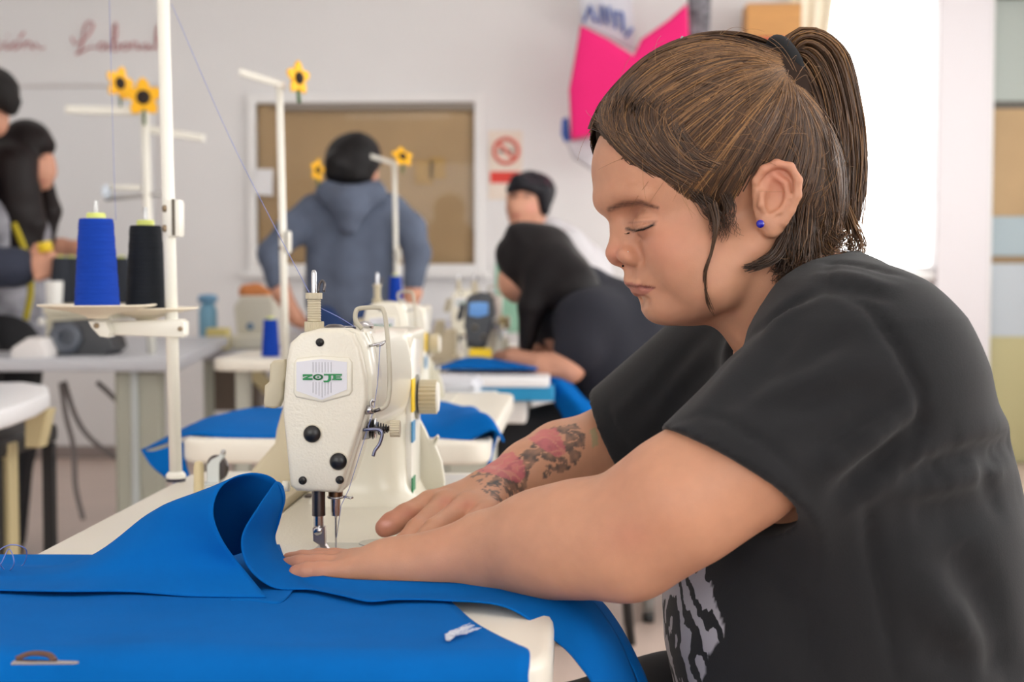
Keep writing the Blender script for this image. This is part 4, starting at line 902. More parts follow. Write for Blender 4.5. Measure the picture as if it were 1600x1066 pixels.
gx = hf.lo[0]+hf.h*np.arange(hf.n[0]); gz = hf.lo[2]+hf.h*np.arange(hf.n[2]); GX, GZ = np.meshgrid(gx, gz, indexing='ij'); G2 = np.stack([GX, GZ], -1)
dd = np.min([seg_dist(G2, poly2[i], poly2[(i+1) % len(poly2)]) for i in range(len(poly2))], axis=0); dd = np.where(inpoly(GX, GZ, poly2), -dd, dd)[:, None, :].astype('f')
k_ = .008; a_ = hf.F+.003; h_ = np.maximum(k_-np.abs(a_-dd), 0)/k_; hf.F = np.maximum(a_, dd+0*a_)+h_*h_*k_*.25
V, F = hf.mesh()
HBASE = mat('hair_base', (44, 32, 26), .9, spec=.1)
HAIRM = mat('brown_hair', (84, 60, 42), .42, attr='Col', spec=.5, bump=.3, bscale=40, bdist=.002, stretch=(1, 1, 1))
DARK, MID, LITE = np.array(s2l((48, 35, 28))), np.array(s2l((88, 62, 42))), np.array(s2l((168, 124, 78)))
hair = obj('hair', np_mesh('hair', h2w(V), F, np.tile(np.array(s2l((56, 40, 32))), (len(V), 1))), HBASE, woman, True)
hair['label'] = 'brown hair pulled back into a ponytail'
GA = [[(932, 198), (955, 140), (1010, 88), (1110, 60), (1216, 88)], [(950, 200), (990, 145), (1070, 95), (1150, 82), (1217, 96)], [(966, 215), (1030, 160), (1110, 115), (1170, 100), (1219, 102)],
      [(992, 258), (1060, 195), (1130, 145), (1180, 118), (1221, 107)], [(1035, 292), (1090, 230), (1150, 170), (1195, 135), (1223, 112)], [(1085, 316), (1130, 255), (1175, 190), (1210, 145), (1225, 117)],
      [(1128, 335), (1160, 270), (1195, 205), (1218, 155), (1228, 122)], [(1160, 266), (1186, 230), (1210, 190), (1226, 155), (1231, 126)], [(1206, 258), (1224, 222), (1234, 190), (1238, 158), (1235, 130)],
      [(1234, 312), (1250, 255), (1256, 205), (1248, 165), (1239, 134)], [(1224, 372), (1262, 310), (1276, 240), (1262, 180), (1243, 138)], [(1262, 392), (1296, 330), (1298, 250), (1276, 185), (1247, 140)], [(1305, 388), (1318, 330), (1310, 250), (1284, 185), (1250, 141)]]
GB = [[(1050, 62), (980, 95), (940, 145), (929, 180), (930, 194), (934, 204)], [(1056, 62), (990, 92), (943, 145), (931, 185), (936, 200), (952, 210)], [(1058, 66), (1000, 92), (952, 140), (936, 188), (958, 212), (1000, 262)], [(1062, 72), (1008, 105), (965, 155), (958, 200), (985, 240), (1050, 292)], [(1066, 80), (1020, 120), (985, 165), (985, 205), (1020, 250), (1095, 300)],
      [(1072, 90), (1040, 140), (1020, 185), (1040, 225), (1080, 262), (1145, 280)], [(1085, 110), (1070, 160), (1070, 200), (1095, 235), (1135, 255), (1178, 258)]]
def resample(pts, m):
    c = np.array([list(p) for p in catmull([Vector((*p, 0)) for p in pts], 8)])[:, :2]; s = np.r_[0, np.cumsum(np.linalg.norm(np.diff(c, axis=0), axis=1))]; t = np.linspace(0, s[-1], m)
    return np.stack([np.interp(t, s, c[:, 0]), np.interp(t, s, c[:, 1])], 1)
def flow(guides, n, m, side, jit=4.5, lift=(.0, .004), seed=1, wt=None):
    r = np.random.default_rng(seed); G = np.array([resample(g, m) for g in guides]); u = r.uniform(0, len(guides)-1.001, n)
    clump = np.round(u*9)/9; u = np.clip(u*.45+clump*.55, 0, len(guides)-1.001); i = u.astype(int); f = (u-i)[:, None, None]
    p = G[i]*(1-f)+G[i+1]*f; t0 = r.uniform(0, .45, n)*(r.random(n) < .6); s = np.linspace(0, 1, m)
    # start some strands part way along so that the whole scalp is rooted
    idx = (t0[:, None]+(1-t0[:, None])*s[None])*(m-1); i0 = np.clip(idx.astype(int), 0, m-2); fr = (idx-i0)[..., None]
    p = np.take_along_axis(p, i0[..., None].repeat(2, 2), 1)*(1-fr)+np.take_along_axis(p, (i0+1)[..., None].repeat(2, 2), 1)*fr
    p = p+r.normal(0, jit, (n, 1, 2))*(1-.75*s)[None, :, None]+np.cumsum(r.normal(0, .65, (n, m, 2)), 1)
    L = px2h(p[..., 0].ravel(), p[..., 1].ravel(), shell, it=4).reshape(n, m, 3)
    # points that fall outside the outline are brought back onto the scalp
    Lf = L.reshape(-1, 3); out_ = shell.sample(Lf) > .0006; yo = np.repeat(r.uniform(-.012, .012, n), m); Lf[out_, 1] = yo[out_]
    c = mm(10, 0, 40); dv_ = Lf[out_]-c; ln_ = np.linalg.norm(dv_, axis=1); dv_ /= ln_[:, None]; a_ = np.full(len(dv_), .03); b_ = np.full(len(dv_), .15)
    for j in range(12):
        md_ = (a_+b_)/2; q_ = shell.sample(c+dv_*md_[:, None]) < 0; a_ = np.where(q_, md_, a_); b_ = np.where(q_, b_, md_)
    Lf[out_] = c+dv_*a_[:, None]; L = Lf.reshape(n, m, 3)
    c = mm(10, 0, 40); dr = L-c; ln = np.linalg.norm(dr, axis=2, keepdims=True); lf = r.uniform(*lift, (n, 1, 1))*np.sin(np.pi*(.08+.84*s))[None, :, None]
    L = c+dr*(1+(lf-.0012)/ln); L[..., 1] *= side
    return h2w(L), r
def hair_cols(n, m, seg, r, lo, hi, tipw=0):
    q = np.clip(r.beta(1.6, 2.2, n)[:, None]*(hi-lo)+lo+tipw*np.linspace(0, 1, m)[None]**2, 0, 1)
    c = np.where(q[..., None] < .5, DARK+(MID-DARK)*(q[..., None]*2), MID+(LITE-MID)*(q[..., None]*2-1))
    return np.repeat(c[:, :, None, :], seg, 2).reshape(-1, 3)
parts = []
for guides, n, side, lo, hi, seed, tw in ((GA[:6], 2300, 1, .1, 1.0, 1, .2), (GA[5:], 2300, 1, .0, .8, 2, .35), (GA, 1300, -1, .1, .9, 3, 0), (GA[:5], 1500, -1, .05, .8, 8, 0), (GB, 2300, 1, .0, .85, 4, 0), (GB[:4], 900, 1, .1, .8, 6, 0), (GB[3:], 400, -1, .0, .7, 5, 0)):
    Pp, r = flow(guides, n, 15, side, seed=seed); v, f = strands(Pp, .0006, .00032); parts.append((v, f, hair_cols(n, 15, 3, r, lo, hi, tw)))
# crown strands running back over the middle of the head
r = np.random.default_rng(41); n = 1500; m = 16; s_ = np.linspace(0, 1, m)[None]
ph = np.radians(r.uniform(-52, 12, n))[:, None]*(1-s_**1.6*.93); th = np.radians(r.uniform(10, 60, n)[:, None]*(1-s_)+r.uniform(112, 122, n)[:, None]*s_)+np.cumsum(r.normal(0, .003, (n, m)), 1)
dv = np.stack([np.cos(th)*np.cos(ph), np.sin(ph), np.sin(th)*np.cos(ph)], -1).reshape(-1, 3); c0 = mm(10, 0, 40); lo_r = np.full(len(dv), .03); hi_r = np.full(len(dv), .15)
for j in range(12):
    mid = (lo_r+hi_r)/2; v_ = shell.sample(c0+dv*mid[:, None]); lo_r = np.where(v_ < 0, mid, lo_r); hi_r = np.where(v_ < 0, hi_r, mid)
L = (c0+dv*(lo_r-.001+np.repeat(r.uniform(0, .004, n), m))[:, None]).reshape(n, m, 3)
# only where the scalp is above the front hairline
keep = L[:, 0, 2] > .066; L = L[keep]; v, f = strands(h2w(L.reshape(-1, 3)).reshape(L.shape), .0006, .00032); parts.append((v, f, hair_cols(len(L), m, 3, r, .05, .85)))
V, F, C = join_np(parts); so = obj('hair_strands', np_mesh('hair_strands', V, F, C), HAIRM, hair, True); so['kind'] = 'stuff'
# ponytail
def Qn(p): return np.array(Q(*p))
def lock(center, rad, n, m, seed, lo=.1, hi=.9, r0=.0007, r1=.0003, wav=.002, tipsp=.004, flat=1.0):
    r = np.random.default_rng(seed); c = np.array([list(v) for v in catmull([Vector(Qn(p)) for p in center], 10)]); s_ = np.linspace(0, 1, len(c)); t = np.linspace(0, 1, m)
    cc = np.stack([np.interp(t, s_, c[:, k]) for k in range(3)], 1); rr = np.interp(t, np.linspace(0, 1, len(rad)), rad)
    T = np.gradient(cc, axis=0); T /= np.linalg.norm(T, axis=1, keepdims=True); A_ = np.tile(np.array(FWD), (m, 1)); A_ -= T*(A_*T).sum(1, keepdims=True); A_ /= np.linalg.norm(A_, axis=1, keepdims=True); B_ = np.cross(T, A_)
    an = r.uniform(0, 6.28, n); ra = np.sqrt(r.uniform(.05, 1, n)); an = an*.4+np.round(an*3)/3*.6
    ph = r.uniform(0, 6.28, (n, 2)); fr_ = r.uniform(2, 5, n)
    off = (ra*np.cos(an))[:, None, None]*rr[None, :, None]*A_[None]+(ra*np.sin(an))[:, None, None]*rr[None, :, None]*B_[None]*flat
    w = wav*(t**1.5)[None, :, None]*(np.sin(fr_[:, None]*t[None]*3+ph[:, :1])[..., None]*A_[None]+np.sin(fr_[:, None]*t[None]*3+ph[:, 1:])[..., None]*B_[None])
    Pp = cc[None]+off+w+np.cumsum(r.normal(0, tipsp/m, (n, m, 3)), 1)*t[None, :, None]
    # strands end at different lengths
    e = r.uniform(.72, 1, n); ii = e[:, None]*t[None]*(m-1); i0 = np.clip(ii.astype(int), 0, m-2); f = (ii-i0)[..., None]
    Pp = np.take_along_axis(Pp, i0[..., None].repeat(3, 2), 1)*(1-f)+np.take_along_axis(Pp, (i0+1)[..., None].repeat(3, 2), 1)*f
    v, f_ = strands(Pp, r0, r1); return v, f_, hair_cols(n, m, 3, r, lo, hi)
pt = obj('ponytail', None or np_mesh('ponytail', *(lambda j: (j[0], j[1], j[2]))(join_np([
    lock([(1226, 108, 1.22), (1252, 76, 1.22), (1284, 100, 1.22), (1308, 180, 1.222), (1318, 270, 1.224), (1318, 360, 1.225)], [.009, .018, .024, .022, .020, .013], 1300, 20, 21, .15, 1.0, .0008, .0004),
    lock([(1226, 112, 1.22), (1250, 100, 1.215), (1276, 150, 1.205), (1294, 240, 1.195), (1304, 340, 1.19)], [.010, .018, .019, .016, .010], 800, 18, 22, .1, .85, .0007, .0003),
    lock([(1228, 116, 1.21), (1246, 128, 1.195), (1266, 190, 1.178), (1282, 270, 1.172), (1296, 350, 1.178)], [.008, .012, .014, .014, .010], 500, 18, 24, .0, .7, .0006, .0003),
    lock([(1312, 300, 1.21), (1330, 350, 1.21), (1338, 385, 1.21), (1322, 398, 1.21), (1310, 380, 1.21)], [.003, .005, .008, .009, .008], 60, 20, 23, .3, 1, .0005, .0002, .006)]))), HAIRM, hair, True); pt['kind'] = 'stuff'; pt['label'] = 'ponytail falling down the back of the head'
lk = join_np([
    lock([(1244, 300, 1.17), (1230, 360, 1.158), (1214, 395, 1.15), (1190, 412, 1.142), (1160, 420, 1.145)], [.004, .006, .006, .004, .0015], 90, 16, 31, 0, .3, .0006, .0003, .0012),
    lock([(1250, 290, 1.175), (1230, 345, 1.162), (1226, 390, 1.16), (1218, 425, 1.165), (1202, 438, 1.165)], [.005, .008, .010, .011, .008], 160, 16, 32, 0, .5, .0006, .0003, .004),
    lock([(1262, 280, 1.18), (1252, 340, 1.165), (1248, 385, 1.165), (1240, 415, 1.17), (1228, 436, 1.17)], [.006, .012, .017, .018, .014], 230, 18, 33, .05, .7, .0005, .0002, .008, .02),
    lock([(1292, 270, 1.19), (1290, 330, 1.185), (1288, 370, 1.182), (1296, 392, 1.18), (1310, 398, 1.18)], [.008, .014, .018, .016, .014], 220, 18, 34, .1, .9, .0005, .0002, .009, .02),
    lock([(1112, 318, 1.142), (1119, 350, 1.142), (1112, 392, 1.146), (1101, 430, 1.150), (1104, 465, 1.154), (1114, 494, 1.158)], [.004, .0025, .0012, .0010, .0008, .0004], 26, 20, 35, .1, .6, .0004, .0002, .001),
    lock([(1080, 296, 1.152), (1108, 325, 1.150), (1120, 348, 1.150), (1122, 378, 1.152)], [.006, .008, .006, .003], 70, 14, 36, 0, .4, .0003, .00012, .004, .012),
    lock([(1130, 300, 1.148), (1140, 325, 1.150), (1136, 350, 1.152), (1142, 372, 1.154)], [.006, .006, .005, .003], 40, 14, 38, 0, .4, .0003, .00012, .004, .012),
    lock([(1205, 250, 1.15), (1226, 285, 1.150), (1232, 330, 1.152), (1226, 375, 1.155)], [.003, .003, .004, .005], 70, 16, 37, 0, .5, .0005, .0003, .002)])
lo_ = obj('loose_locks', np_mesh('loose_locks', *lk), HAIRM, hair, True); lo_['kind'] = 'stuff'
# flyaway hairs
r = np.random.default_rng(77); fx = r.uniform(945, 1320, 420); fy = r.uniform(55, 360, 420); base = px2h(fx, fy, shell); ok_ = inpoly(fx, fy, HP) & (base[:, 1] > .004) & (np.abs(shell.sample(base)) < .002); base = base[ok_][:160]; base[:, 1] *= np.where(r.random(len(base)) < .3, -1, 1); assert len(base) == 160
c0 = mm(10, 0, 40); dirn = base-c0; dirn /= np.linalg.norm(dirn, axis=1, keepdims=True); tan = np.cross(dirn, r.normal(size=(160, 3))); tan /= np.linalg.norm(tan, axis=1, keepdims=True); t = np.linspace(0, 1, 10)[None, :, None]
fl = base[:, None]+tan[:, None]*t*r.uniform(.02, .05, (160, 1, 1))+dirn[:, None]*(np.sin(t*2.6)*r.uniform(.002, .010, (160, 1, 1)))
v, f = strands(h2w(fl.reshape(-1, 3)).reshape(fl.shape), .00018, .0001); fo = obj('flyaway_hairs', np_mesh('flyaway_hairs', v, f, np.tile(LITE*.8, (len(v), 1))), HAIRM, hair, True); fo['kind'] = 'stuff'
# hair tie
tie = [Vector(Qn((1230, 104, 1.215)))+(Vector(HN)*math.cos(a)+(Vector(HU)*.88+Vector(HF)*.47).normalized()*math.sin(a)*1.2)*.0185 for a in np.linspace(0, 6.283, 25)[:-1]]
obj('hair_tie', tube(B(), tie, .0075, 10, True), mat('tie_black', (20, 21, 24), .85), hair, True)
obj('hair_clip', tube(B(), [Qn((1066, 58, 1.20)), Qn((1062, 68, 1.19)), Qn((1060, 78, 1.18))], .0012, 6), STEEL if 'STEEL' in globals() else None, hair, True)
# studs, ring and lashes
stud = Q(1188, 350, 1.134)
obj('ear_stud', ball(B(), stud, .0034), mat('stud_blue', (16, 24, 168), .12, coat=.6), woman, True)
obj('nose_ring', tube(B(), [Q(975, 411, 1.206), Q(972, 413.5, 1.204), Q(973, 416, 1.203), Q(977, 414, 1.206)], .0009, 8), mat('ring_black', (18, 18, 20), .2, .8), woman, True)
obj('nose_stud', ball(B(), Q(981.5, 393.5, 1.186), .0009, u=10, v=6), mat('stud_silver', (220, 210, 205), .15, 1), woman, True)
r = np.random.default_rng(5); pth = []
for sgn in (1, -1):
    for a in np.linspace(.3, 1, 24):
        x = np.interp(a, [0, .3, .65, 1], [980, 991, 1006, 1020]); y = np.interp(a, [0, .3, .65, 1], [357, 360, 358, 351]); b0 = px2h(np.array([x]), np.array([y]), hd)[0]*1
        if True:
            b0[1] *= 1; L_ = (.0055 if a < .8 else .004)*r.uniform(.8, 1.1); o_ = np.array([.75-.5*a, .45+.3*a, 0]); o_ /= np.linalg.norm(o_)
            t = np.linspace(0, 1, 6)[:, None]; q = b0+o_*L_*t+np.array([0, 0, 1.])*(-.0042*t+.0030*t**2)*(1 if sgn > 0 else .2)
            q[:, 1] *= sgn; pth.append(h2w(q))
v, f = strands(np.array(pth), .00026, .0001); el = obj('eyelashes', np_mesh('eyelashes', v, f), mat('lash_black', (22, 16, 16), .6), woman, True); el['kind'] = 'stuff'
# ============================================================ blue cloth on the table
BLUE = mat('blue_cloth', (4, 96, 174), .9, spec=.08, sheen=0, var=.05, vscale=14, bump=.35, bscale=1400, bdist=.0004)
def net(rows, nu=10, nv=10):
    """Catmull-Rom surface through rows of points"""
    R_ = [[list(v) for v in catmull(r, nv)] for r in rows]; cols = list(zip(*R_))
    return np.array([[list(v) for v in catmull([Vector(p) for p in c], nu)] for c in cols]).transpose(1, 0, 2)
def cloth(name, P, label, cat='cloth', parent=None, thick=.0011, m=BLUE, wob=.0006, seed=3):
    P = P.copy(); P[..., 2] += wob*vnoise(P.reshape(-1, 3), 60, seed).reshape(P.shape[:2])
    o = obj(name, grid_mesh(name, P), m, parent, True)
    md = o.modifiers.new('thickness', 'SOLIDIFY'); md.thickness = thick; md.offset = 0
    if parent is None: tag(o, label, cat)
    return o
ZC_ = ZT+.0042
fold = [[AZ(-70, 921, ZC_+.003), AZ(90, 924, ZC_+.004), AZ(200, 925, ZC_+.003), AZ(300, 932, ZC_+.003), AZ(416, 934, ZC_+.003)],
    [Q(-70, 912, 1.165), Q(95, 910, 1.155), Q(200, 895, 1.155), Q(290, 888, 1.145), Q(385, 895, 1.135)],
    [Q(-70, 906, 1.18), Q(100, 895, 1.175), Q(205, 862, 1.17), Q(275, 838, 1.16), Q(350, 850, 1.135)],
    [Q(-70, 901, 1.20), Q(105, 886, 1.195), Q(212, 830, 1.19), Q(262, 800, 1.175), Q(333, 805, 1.14)],
    [Q(-70, 898, 1.215), Q(112, 881, 1.21), Q(222, 812, 1.20), Q(266, 786, 1.185), Q(341, 768, 1.15)],
    [Q(-70, 897, 1.23), Q(122, 880, 1.22), Q(235, 803, 1.21), Q(285, 781, 1.20), Q(365, 747, 1.16)],
    [Q(-70, 897, 1.245), Q(132, 881, 1.235), Q(250, 808, 1.225), Q(310, 782, 1.215), Q(398, 740, 1.17)],
    [Q(-70, 898, 1.255), Q(140, 883, 1.25), Q(262, 824, 1.24), Q(330, 798, 1.228), Q(428, 749, 1.18)],
    [Q(-70, 898, 1.265), Q(146, 885, 1.26), Q(270, 845, 1.25), Q(345, 822, 1.238), Q(443, 776, 1.19)],
    [Q(-70, 897, 1.27), Q(150, 886, 1.268), Q(280, 862, 1.255), Q(355, 850, 1.243), Q(439, 806, 1.197)],
    [Q(-70, 896, 1.275), Q(155, 886, 1.273), Q(290, 872, 1.26), Q(365, 868, 1.243), Q(430, 836, 1.203)]]
fold = [[Vector(p) for p in r] for r in fold]
for r in fold:
    for p in r: p.z = max(p.z, ZC_+.003)
fold_o = cloth('cloth_fold', net(fold), 'blue cloth rolled up into an open fold beside the needle')
inner = [[p.copy() for p in r[2:]] for r in fold[5:10]]
cin = sum((r[-1] for r in inner), Vector())/len(inner)
for r in inner:
    for j, p in enumerate(r): r[j] = cin+(p-cin)*.80+Vector((-.004, .012, 0)); r[j].z = max(r[j].z, ZC_+.005)
lin = cloth('cloth_lining', net(inner), '', parent=fold_o)
fl_ = []
for v in np.linspace(0, 1, 6): fl_.append([AZ(300+60*v, 862+78*v, ZC_+.002), AZ(350+42*v, 858+82*v, ZC_+.002), AZ(400+36*v, 853+90*v, ZC_+.002), AZ(437+24*v, 852+68*v, ZC_+.002)])
cloth('cloth_floor', net(fl_, 4, 5), 'blue cloth lying inside the open fold on the table')
band = [[(431, 752, 1.181), (437, 754, 1.188), (442, 760, 1.198)], [(404, 792, 1.152), (430, 787, 1.178), (445, 783, 1.20)], [(378, 840, 1.140), (412, 830, 1.172), (433, 822, 1.205)],
    [(388, 886, 1.134), (415, 862, 1.170), (430, 844, 1.207)], [(428, 918, 1.132), (436, 888, 1.168), (440, 866, 1.208)], [(486, 941, 1.130), (476, 912, 1.155), (464, 888, 1.185)],
    [(528, 966, 1.112), (520, 930, 1.135), (508, 901, 1.160)], [(575, 982, 1.09), (575, 940, 1.115), (575, 907, 1.142)], [(622, 968, 1.095), (642, 935, 1.115), (660, 910, 1.138)],
    [(690, 966, 1.09), (715, 935, 1.11), (740, 913, 1.132)], [(790, 981, 1.07), (810, 945, 1.095), (830, 920, 1.125)], [(866, 1000, 1.052), (884, 960, 1.09), (903, 926, 1.14)],
    [(905, 1040, 1.03), (930, 1000, 1.065), (948, 968, 1.13)], [(935, 1090, 1.01), (960, 1070, 1.05), (985, 1040, 1.12)], [(955, 1200, 1.0), (985, 1200, 1.04), (1020, 1160, 1.11)], [(965, 1330, 1.0), (990, 1330, 1.03), (1030, 1330, 1.1)]]
bandP = [[Q(*p) for p in r] for r in band]
for i, r in enumerate(bandP):
    for p in r:
        if p.x < TX1-.01: p.z = max(p.z, ZC_+.004)
cloth('cloth_band', net(bandP, 8, 10), 'blue cloth running under the hands and over the table front edge', seed=5)
outer = [[(835, 935, 1.15), (850, 922, 1.19), (860, 918, 1.22)], [(903, 930, 1.142), (920, 934, 1.17), (925, 930, 1.20)], [(945, 968, 1.135), (958, 972, 1.16), (962, 968, 1.19)], [(975, 1020, 1.13), (990, 1025, 1.15), (996, 1030, 1.18)], [(1000, 1080, 1.13), (1012, 1085, 1.15), (1018, 1090, 1.17)], [(1010, 1220, 1.12), (1024, 1220, 1.14), (1036, 1220, 1.16)]]
cloth('cloth_layer', net([[Q(*p) for p in r] for r in outer], 8, 6), 'second blue cloth layer hanging just behind the front table edge', seed=6)
# flat cloth on the bed under the foot
flat = []
for v in np.linspace(0, 1, 5):
    flat.append([AZ(395+20*v, 866+30*v+2*math.sin(9*v), BZ+.003), AZ(440+14*v, 869+26*v, BZ+.0055-.002*v), AZ(475+10*v, 872+22*v, BZ+.003), AZ(520+6*v, 873+24*v, BZ+.0025)])
cloth('cloth_under_foot', net(flat, 5, 8), 'blue cloth edge lying flat under the presser foot', thick=.0008)
# lower sheet on the near end of the table, falling over the near edge
def right_x(y): return float(np.interp(y, [.80, .93, 1.03, 1.12, 1.2], [-.02, -.03, -.079, -.108, -.125]))
rowsP = []
prof = [(1.19, ZC_), (1.14, ZC_), (1.10, ZC_), (1.06, ZC_+.001), (1.02, ZC_+.001), (.98, ZC_+.0015), (.95, ZC_+.003), (.932, ZC_+.003), (.918, ZC_-.002), (.911, ZC_-.015), (.908, ZC_-.05), (.907, ZC_-.12), (.905, ZC_-.25)]
for y, z in prof:
    xr = right_x(max(y, .93)) if z > .74 else -.02; rowsP.append([Vector((x0*(xr+.53)-.53 if False else -.50+(xr+.50)*u, y, z)) for u in np.linspace(0, 1, 9) for x0 in (1,)])
P = net(rowsP, 6, 6); P[..., 2] += .0012*np.sin(P[..., 0]*28+P[..., 1]*9)*(P[..., 2] > .74)
cloth('cloth_sheet', P, 'blue cloth sheet spread flat over the near end of the table', wob=.0012, seed=9)
fr = [AZ(700, 1003, ZC_+.004), AZ(703, 994, ZC_+.005), AZ(716, 990, ZC_+.005), (AZ(737, 982, ZC_+.005))]
r = np.random.default_rng(9); pts = []
for k in range(26):
    a = np.array([list(v) for v in catmull(fr, 5)]); pts.append(a+np.cumsum(r.normal(0, .0008, a.shape), 0)*np.array([1, 1, .3])+np.array([0, 0, .001]))
v, f = strands(np.array(pts), .0004, .0002); tag(obj('frayed_threads', np_mesh('frayed_threads', v, f), mat('white_fray', (222, 226, 236), .9), None, True), 'tuft of white frayed threads at the corner of the blue sheet', 'threads', kind='stuff')
# thread snips on the sheet
sn = AZ(50, 1040, ZC_+.006); tn_ = thing('thread_snips', 'small steel thread snips lying on the near edge of the blue sheet', 'snips', sn)
obj('blade', prism(B(), [sn+Vector((x, y, .001)) for x, y in ((-.012, -.004), (.028, -.001), (.030, .001), (-.012, .004))], (0, 0, .002), .0004, 1), STEEL, tn_)
obj('spring_grip', tube(B(), catmull([sn+Vector((-.012, .004, .003)), sn+Vector((-.004, .008, .0055)), sn+Vector((.008, .006, .0055)), sn+Vector((.014, .002, .003))], 5), .0024, 8, flat=.7), mat('grip_brown', (92, 62, 52), .5), tn_, True)
# ------------------------------------------------------------ trousers, shoes and stool of the woman
def solid(chains, h, k=.02, pad=.03):
    pts = np.array([p[:3] for c in chains for p in c], float); rm = max(p[3] for c in chains for p in c); f = Field(pts.min(0)-rm-pad, pts.max(0)+rm+pad, h)
    for c in chains: f.chain([np.array(p[:3], float) for p in c], [p[3] for p in c], k)
    return f.mesh()
hipx = .30; chs = []
for yy, s in ((1.14, -1), (1.33, 1)):
    chs += [[(hipx, yy, .575, .105), (.10, yy+s*.01, .56, .088), (-.10, yy+s*.03, .53, .068)], [(-.10, yy+s*.03, .53, .068), (-.05, yy+s*.03, .30, .055), (-.02, yy+s*.03, .09, .045)]]
chs.append([(hipx+.02, 1.15, .59, .12), (hipx+.02, 1.32, .59, .12)])
V, F = solid(chs, .008, .04); obj('trousers', np_mesh('trousers', V, F), mat('black_trousers', (28, 29, 33), .9), woman, True)
for yy in (1.11, 1.36):
    V, F = solid([[(0, yy, .045, .042), (-.10, yy, .04, .042), (-.17, yy, .034, .034)]], .006); obj('shoe', np_mesh('shoe', V, F), mat('black_shoe', (24, 24, 26), .6), woman, True)
st_ = thing('stool', 'round black stool under the sewing woman', 'stool', (hipx+.02, 1.235, 0))
obj('seat', lathe(B(), [(.165, .425), (.18, .44), (.18, .455), (.165, .468), (.001, .47)], 36, (hipx+.02, 1.235, 0)), mat('stool_black', (26, 26, 28), .6), st_, angle=40)
for a in range(4):
    t = math.radians(45+90*a); obj('leg', tube(B(), [(hipx+.02+.12*math.cos(t), 1.235+.12*math.sin(t), .43), (hipx+.02+.2*math.cos(t), 1.235+.2*math.sin(t), 0.0)], .012, 10), mat('stool_black', (26, 26, 28), .6), st_, True)
# ============================================================ the rest of the workshop
def move_tree(root, off, label, group=None):
    c = copy_tree(root); c.location = root.location+Vector(off); c['label'] = label
    if group: c['group'] = group
    return c
S2 = Vector((-.12, 1.26, 0)); S3 = Vector((-.15, 3.40, 0))
move_tree(tb, S2, 'cream sewing table in the second row behind the large machine'); move_tree(tb, S3, 'cream sewing table in the third row before the hooded person')
move_tree(mc, S2, 'cream sewing machine in the second row, half hidden by the front machine'); move_tree(mc, S3, 'cream sewing machine in the third row by the far blue cone')
move_tree(st, S2, 'white thread stand in the second row with a sunflower on top'); move_tree(st, S3, 'white thread stand in the third row in front of the hooded person')
for _o in list(bpy.data.objects):
    if _o.parent is not None and _o.parent.name.startswith('thread_stand.') and _o.name.split('.')[0] in ('cone_tray', 'cone_pin', 'tray_arm', 'arm_bracket', 'arm_screw'): bpy.data.objects.remove(_o)
def find(n): return [o for o in bpy.data.objects if o.name.split('.')[0] == n and o.parent is None]
cones = find('thread_cone')
def place_cone(src, loc, label):
    c = copy_tree(src); c.location = loc; c['label'] = label; c['group'] = 'thread cones in the rows behind'; return c
cb = cones[0]
hb_ = cb.location.z
wt_ = thing('white_table', 'white table end carrying a blue cone behind the front machine', 'table', (AY(400, 560, 4.1).x, 4.2, 0)); _z0 = AY(423, 556, 4.1).z-.003
obj('table_top', prism(B(), rounded_rect(AY(345, 560, 4.1).x, AY(470, 560, 4.1).x, 3.98, 4.5, _z0-.035, .05), (0, 0, .035), .006, 2), CREAM, wt_, angle=40)
for _x in (AY(365, 560, 4.1).x, AY(450, 560, 4.1).x): obj('leg', box(B(), (_x-.02, 4.2, 0), (_x+.02, 4.25, _z0-.035), .003, 1), LEGM, wt_)
place_cone(cb, Vector((AY(423, 556, 4.1).x, 4.1, _z0+.004)), 'blue thread cone beside the second row stand, left of the machine')
_c3 = AY(618, 478, 5.0); place_cone(cb, _c3, 'small blue thread cone in front of the hooded person')
_s3 = [o for o in find('thread_stand') if o.location.y > 4.5][0]
obj('cone_tray', lathe(B(), [(.02, -.016), (.03, -.012), (.06, -.004), (.06, -.002)], 28, _c3), TRAY, _s3, True); obj('tray_arm', tube(B(), [_c3-Vector((0, 0, .012)), Vector((_s3.location.x, _s3.location.y, _c3.z-.012))], .008, 8), PW, _s3, True)
# ---------------------------------------------------------------- sunflowers
YEL = mat('sunflower_yellow', (250, 186, 14), .6); SEED = mat('sunflower_seed', (44, 34, 28), .9)
def sunflower(px, py, Y, r, label, yaw=0, tilt=0, rot=0):
    c = AY(px, py, Y); t = thing('sunflower', label, 'artificial flower', c, 'fabric sunflowers on the thread stands'); M = Matrix.Rotation(math.radians(yaw), 3, 'Z') @ Matrix.Rotation(math.radians(tilt), 3, 'X')
    obj('stem', cyl(B(), c+M @ Vector((0, .004, 0)), c+Vector((0, .01, -r*1.35)), .004, 8), mat('stem_green', (70, 110, 60), .7), t, True)
    for k in range(5):
        a = math.radians(rot+72*k); e = Vector((math.cos(a), 0, math.sin(a))); n = Vector((-math.sin(a), 0, math.cos(a)))
        pts = [e*r*.2-n*r*.2, e*r*.5-n*r*.34, e*r*.8-n*r*.24, e*r*1.0, e*r*.8+n*r*.24, e*r*.5+n*r*.34, e*r*.2+n*r*.2]
        obj('petal', prism(B(), [c+M @ (p+Vector((0, -.003, 0))) for p in pts], M @ Vector((0, .006, 0)), .0015, 1), YEL, t)
    obj('flower_centre', lathe(B(), [(r*.36, 0), (r*.36, .006), (r*.2, .012), (.0005, .013)], 20, c+M @ Vector((0, .002, 0)), M @ Vector((0, -1, 0))), SEED, t, True)
sunflower(224, 152, 4.57, .066, 'large yellow sunflower at the left beside the front pole', 10, 0, 20)
sunflower(187, 130, 4.6, .058, 'darker sunflower behind and above the large left one', 55, 0, 5)
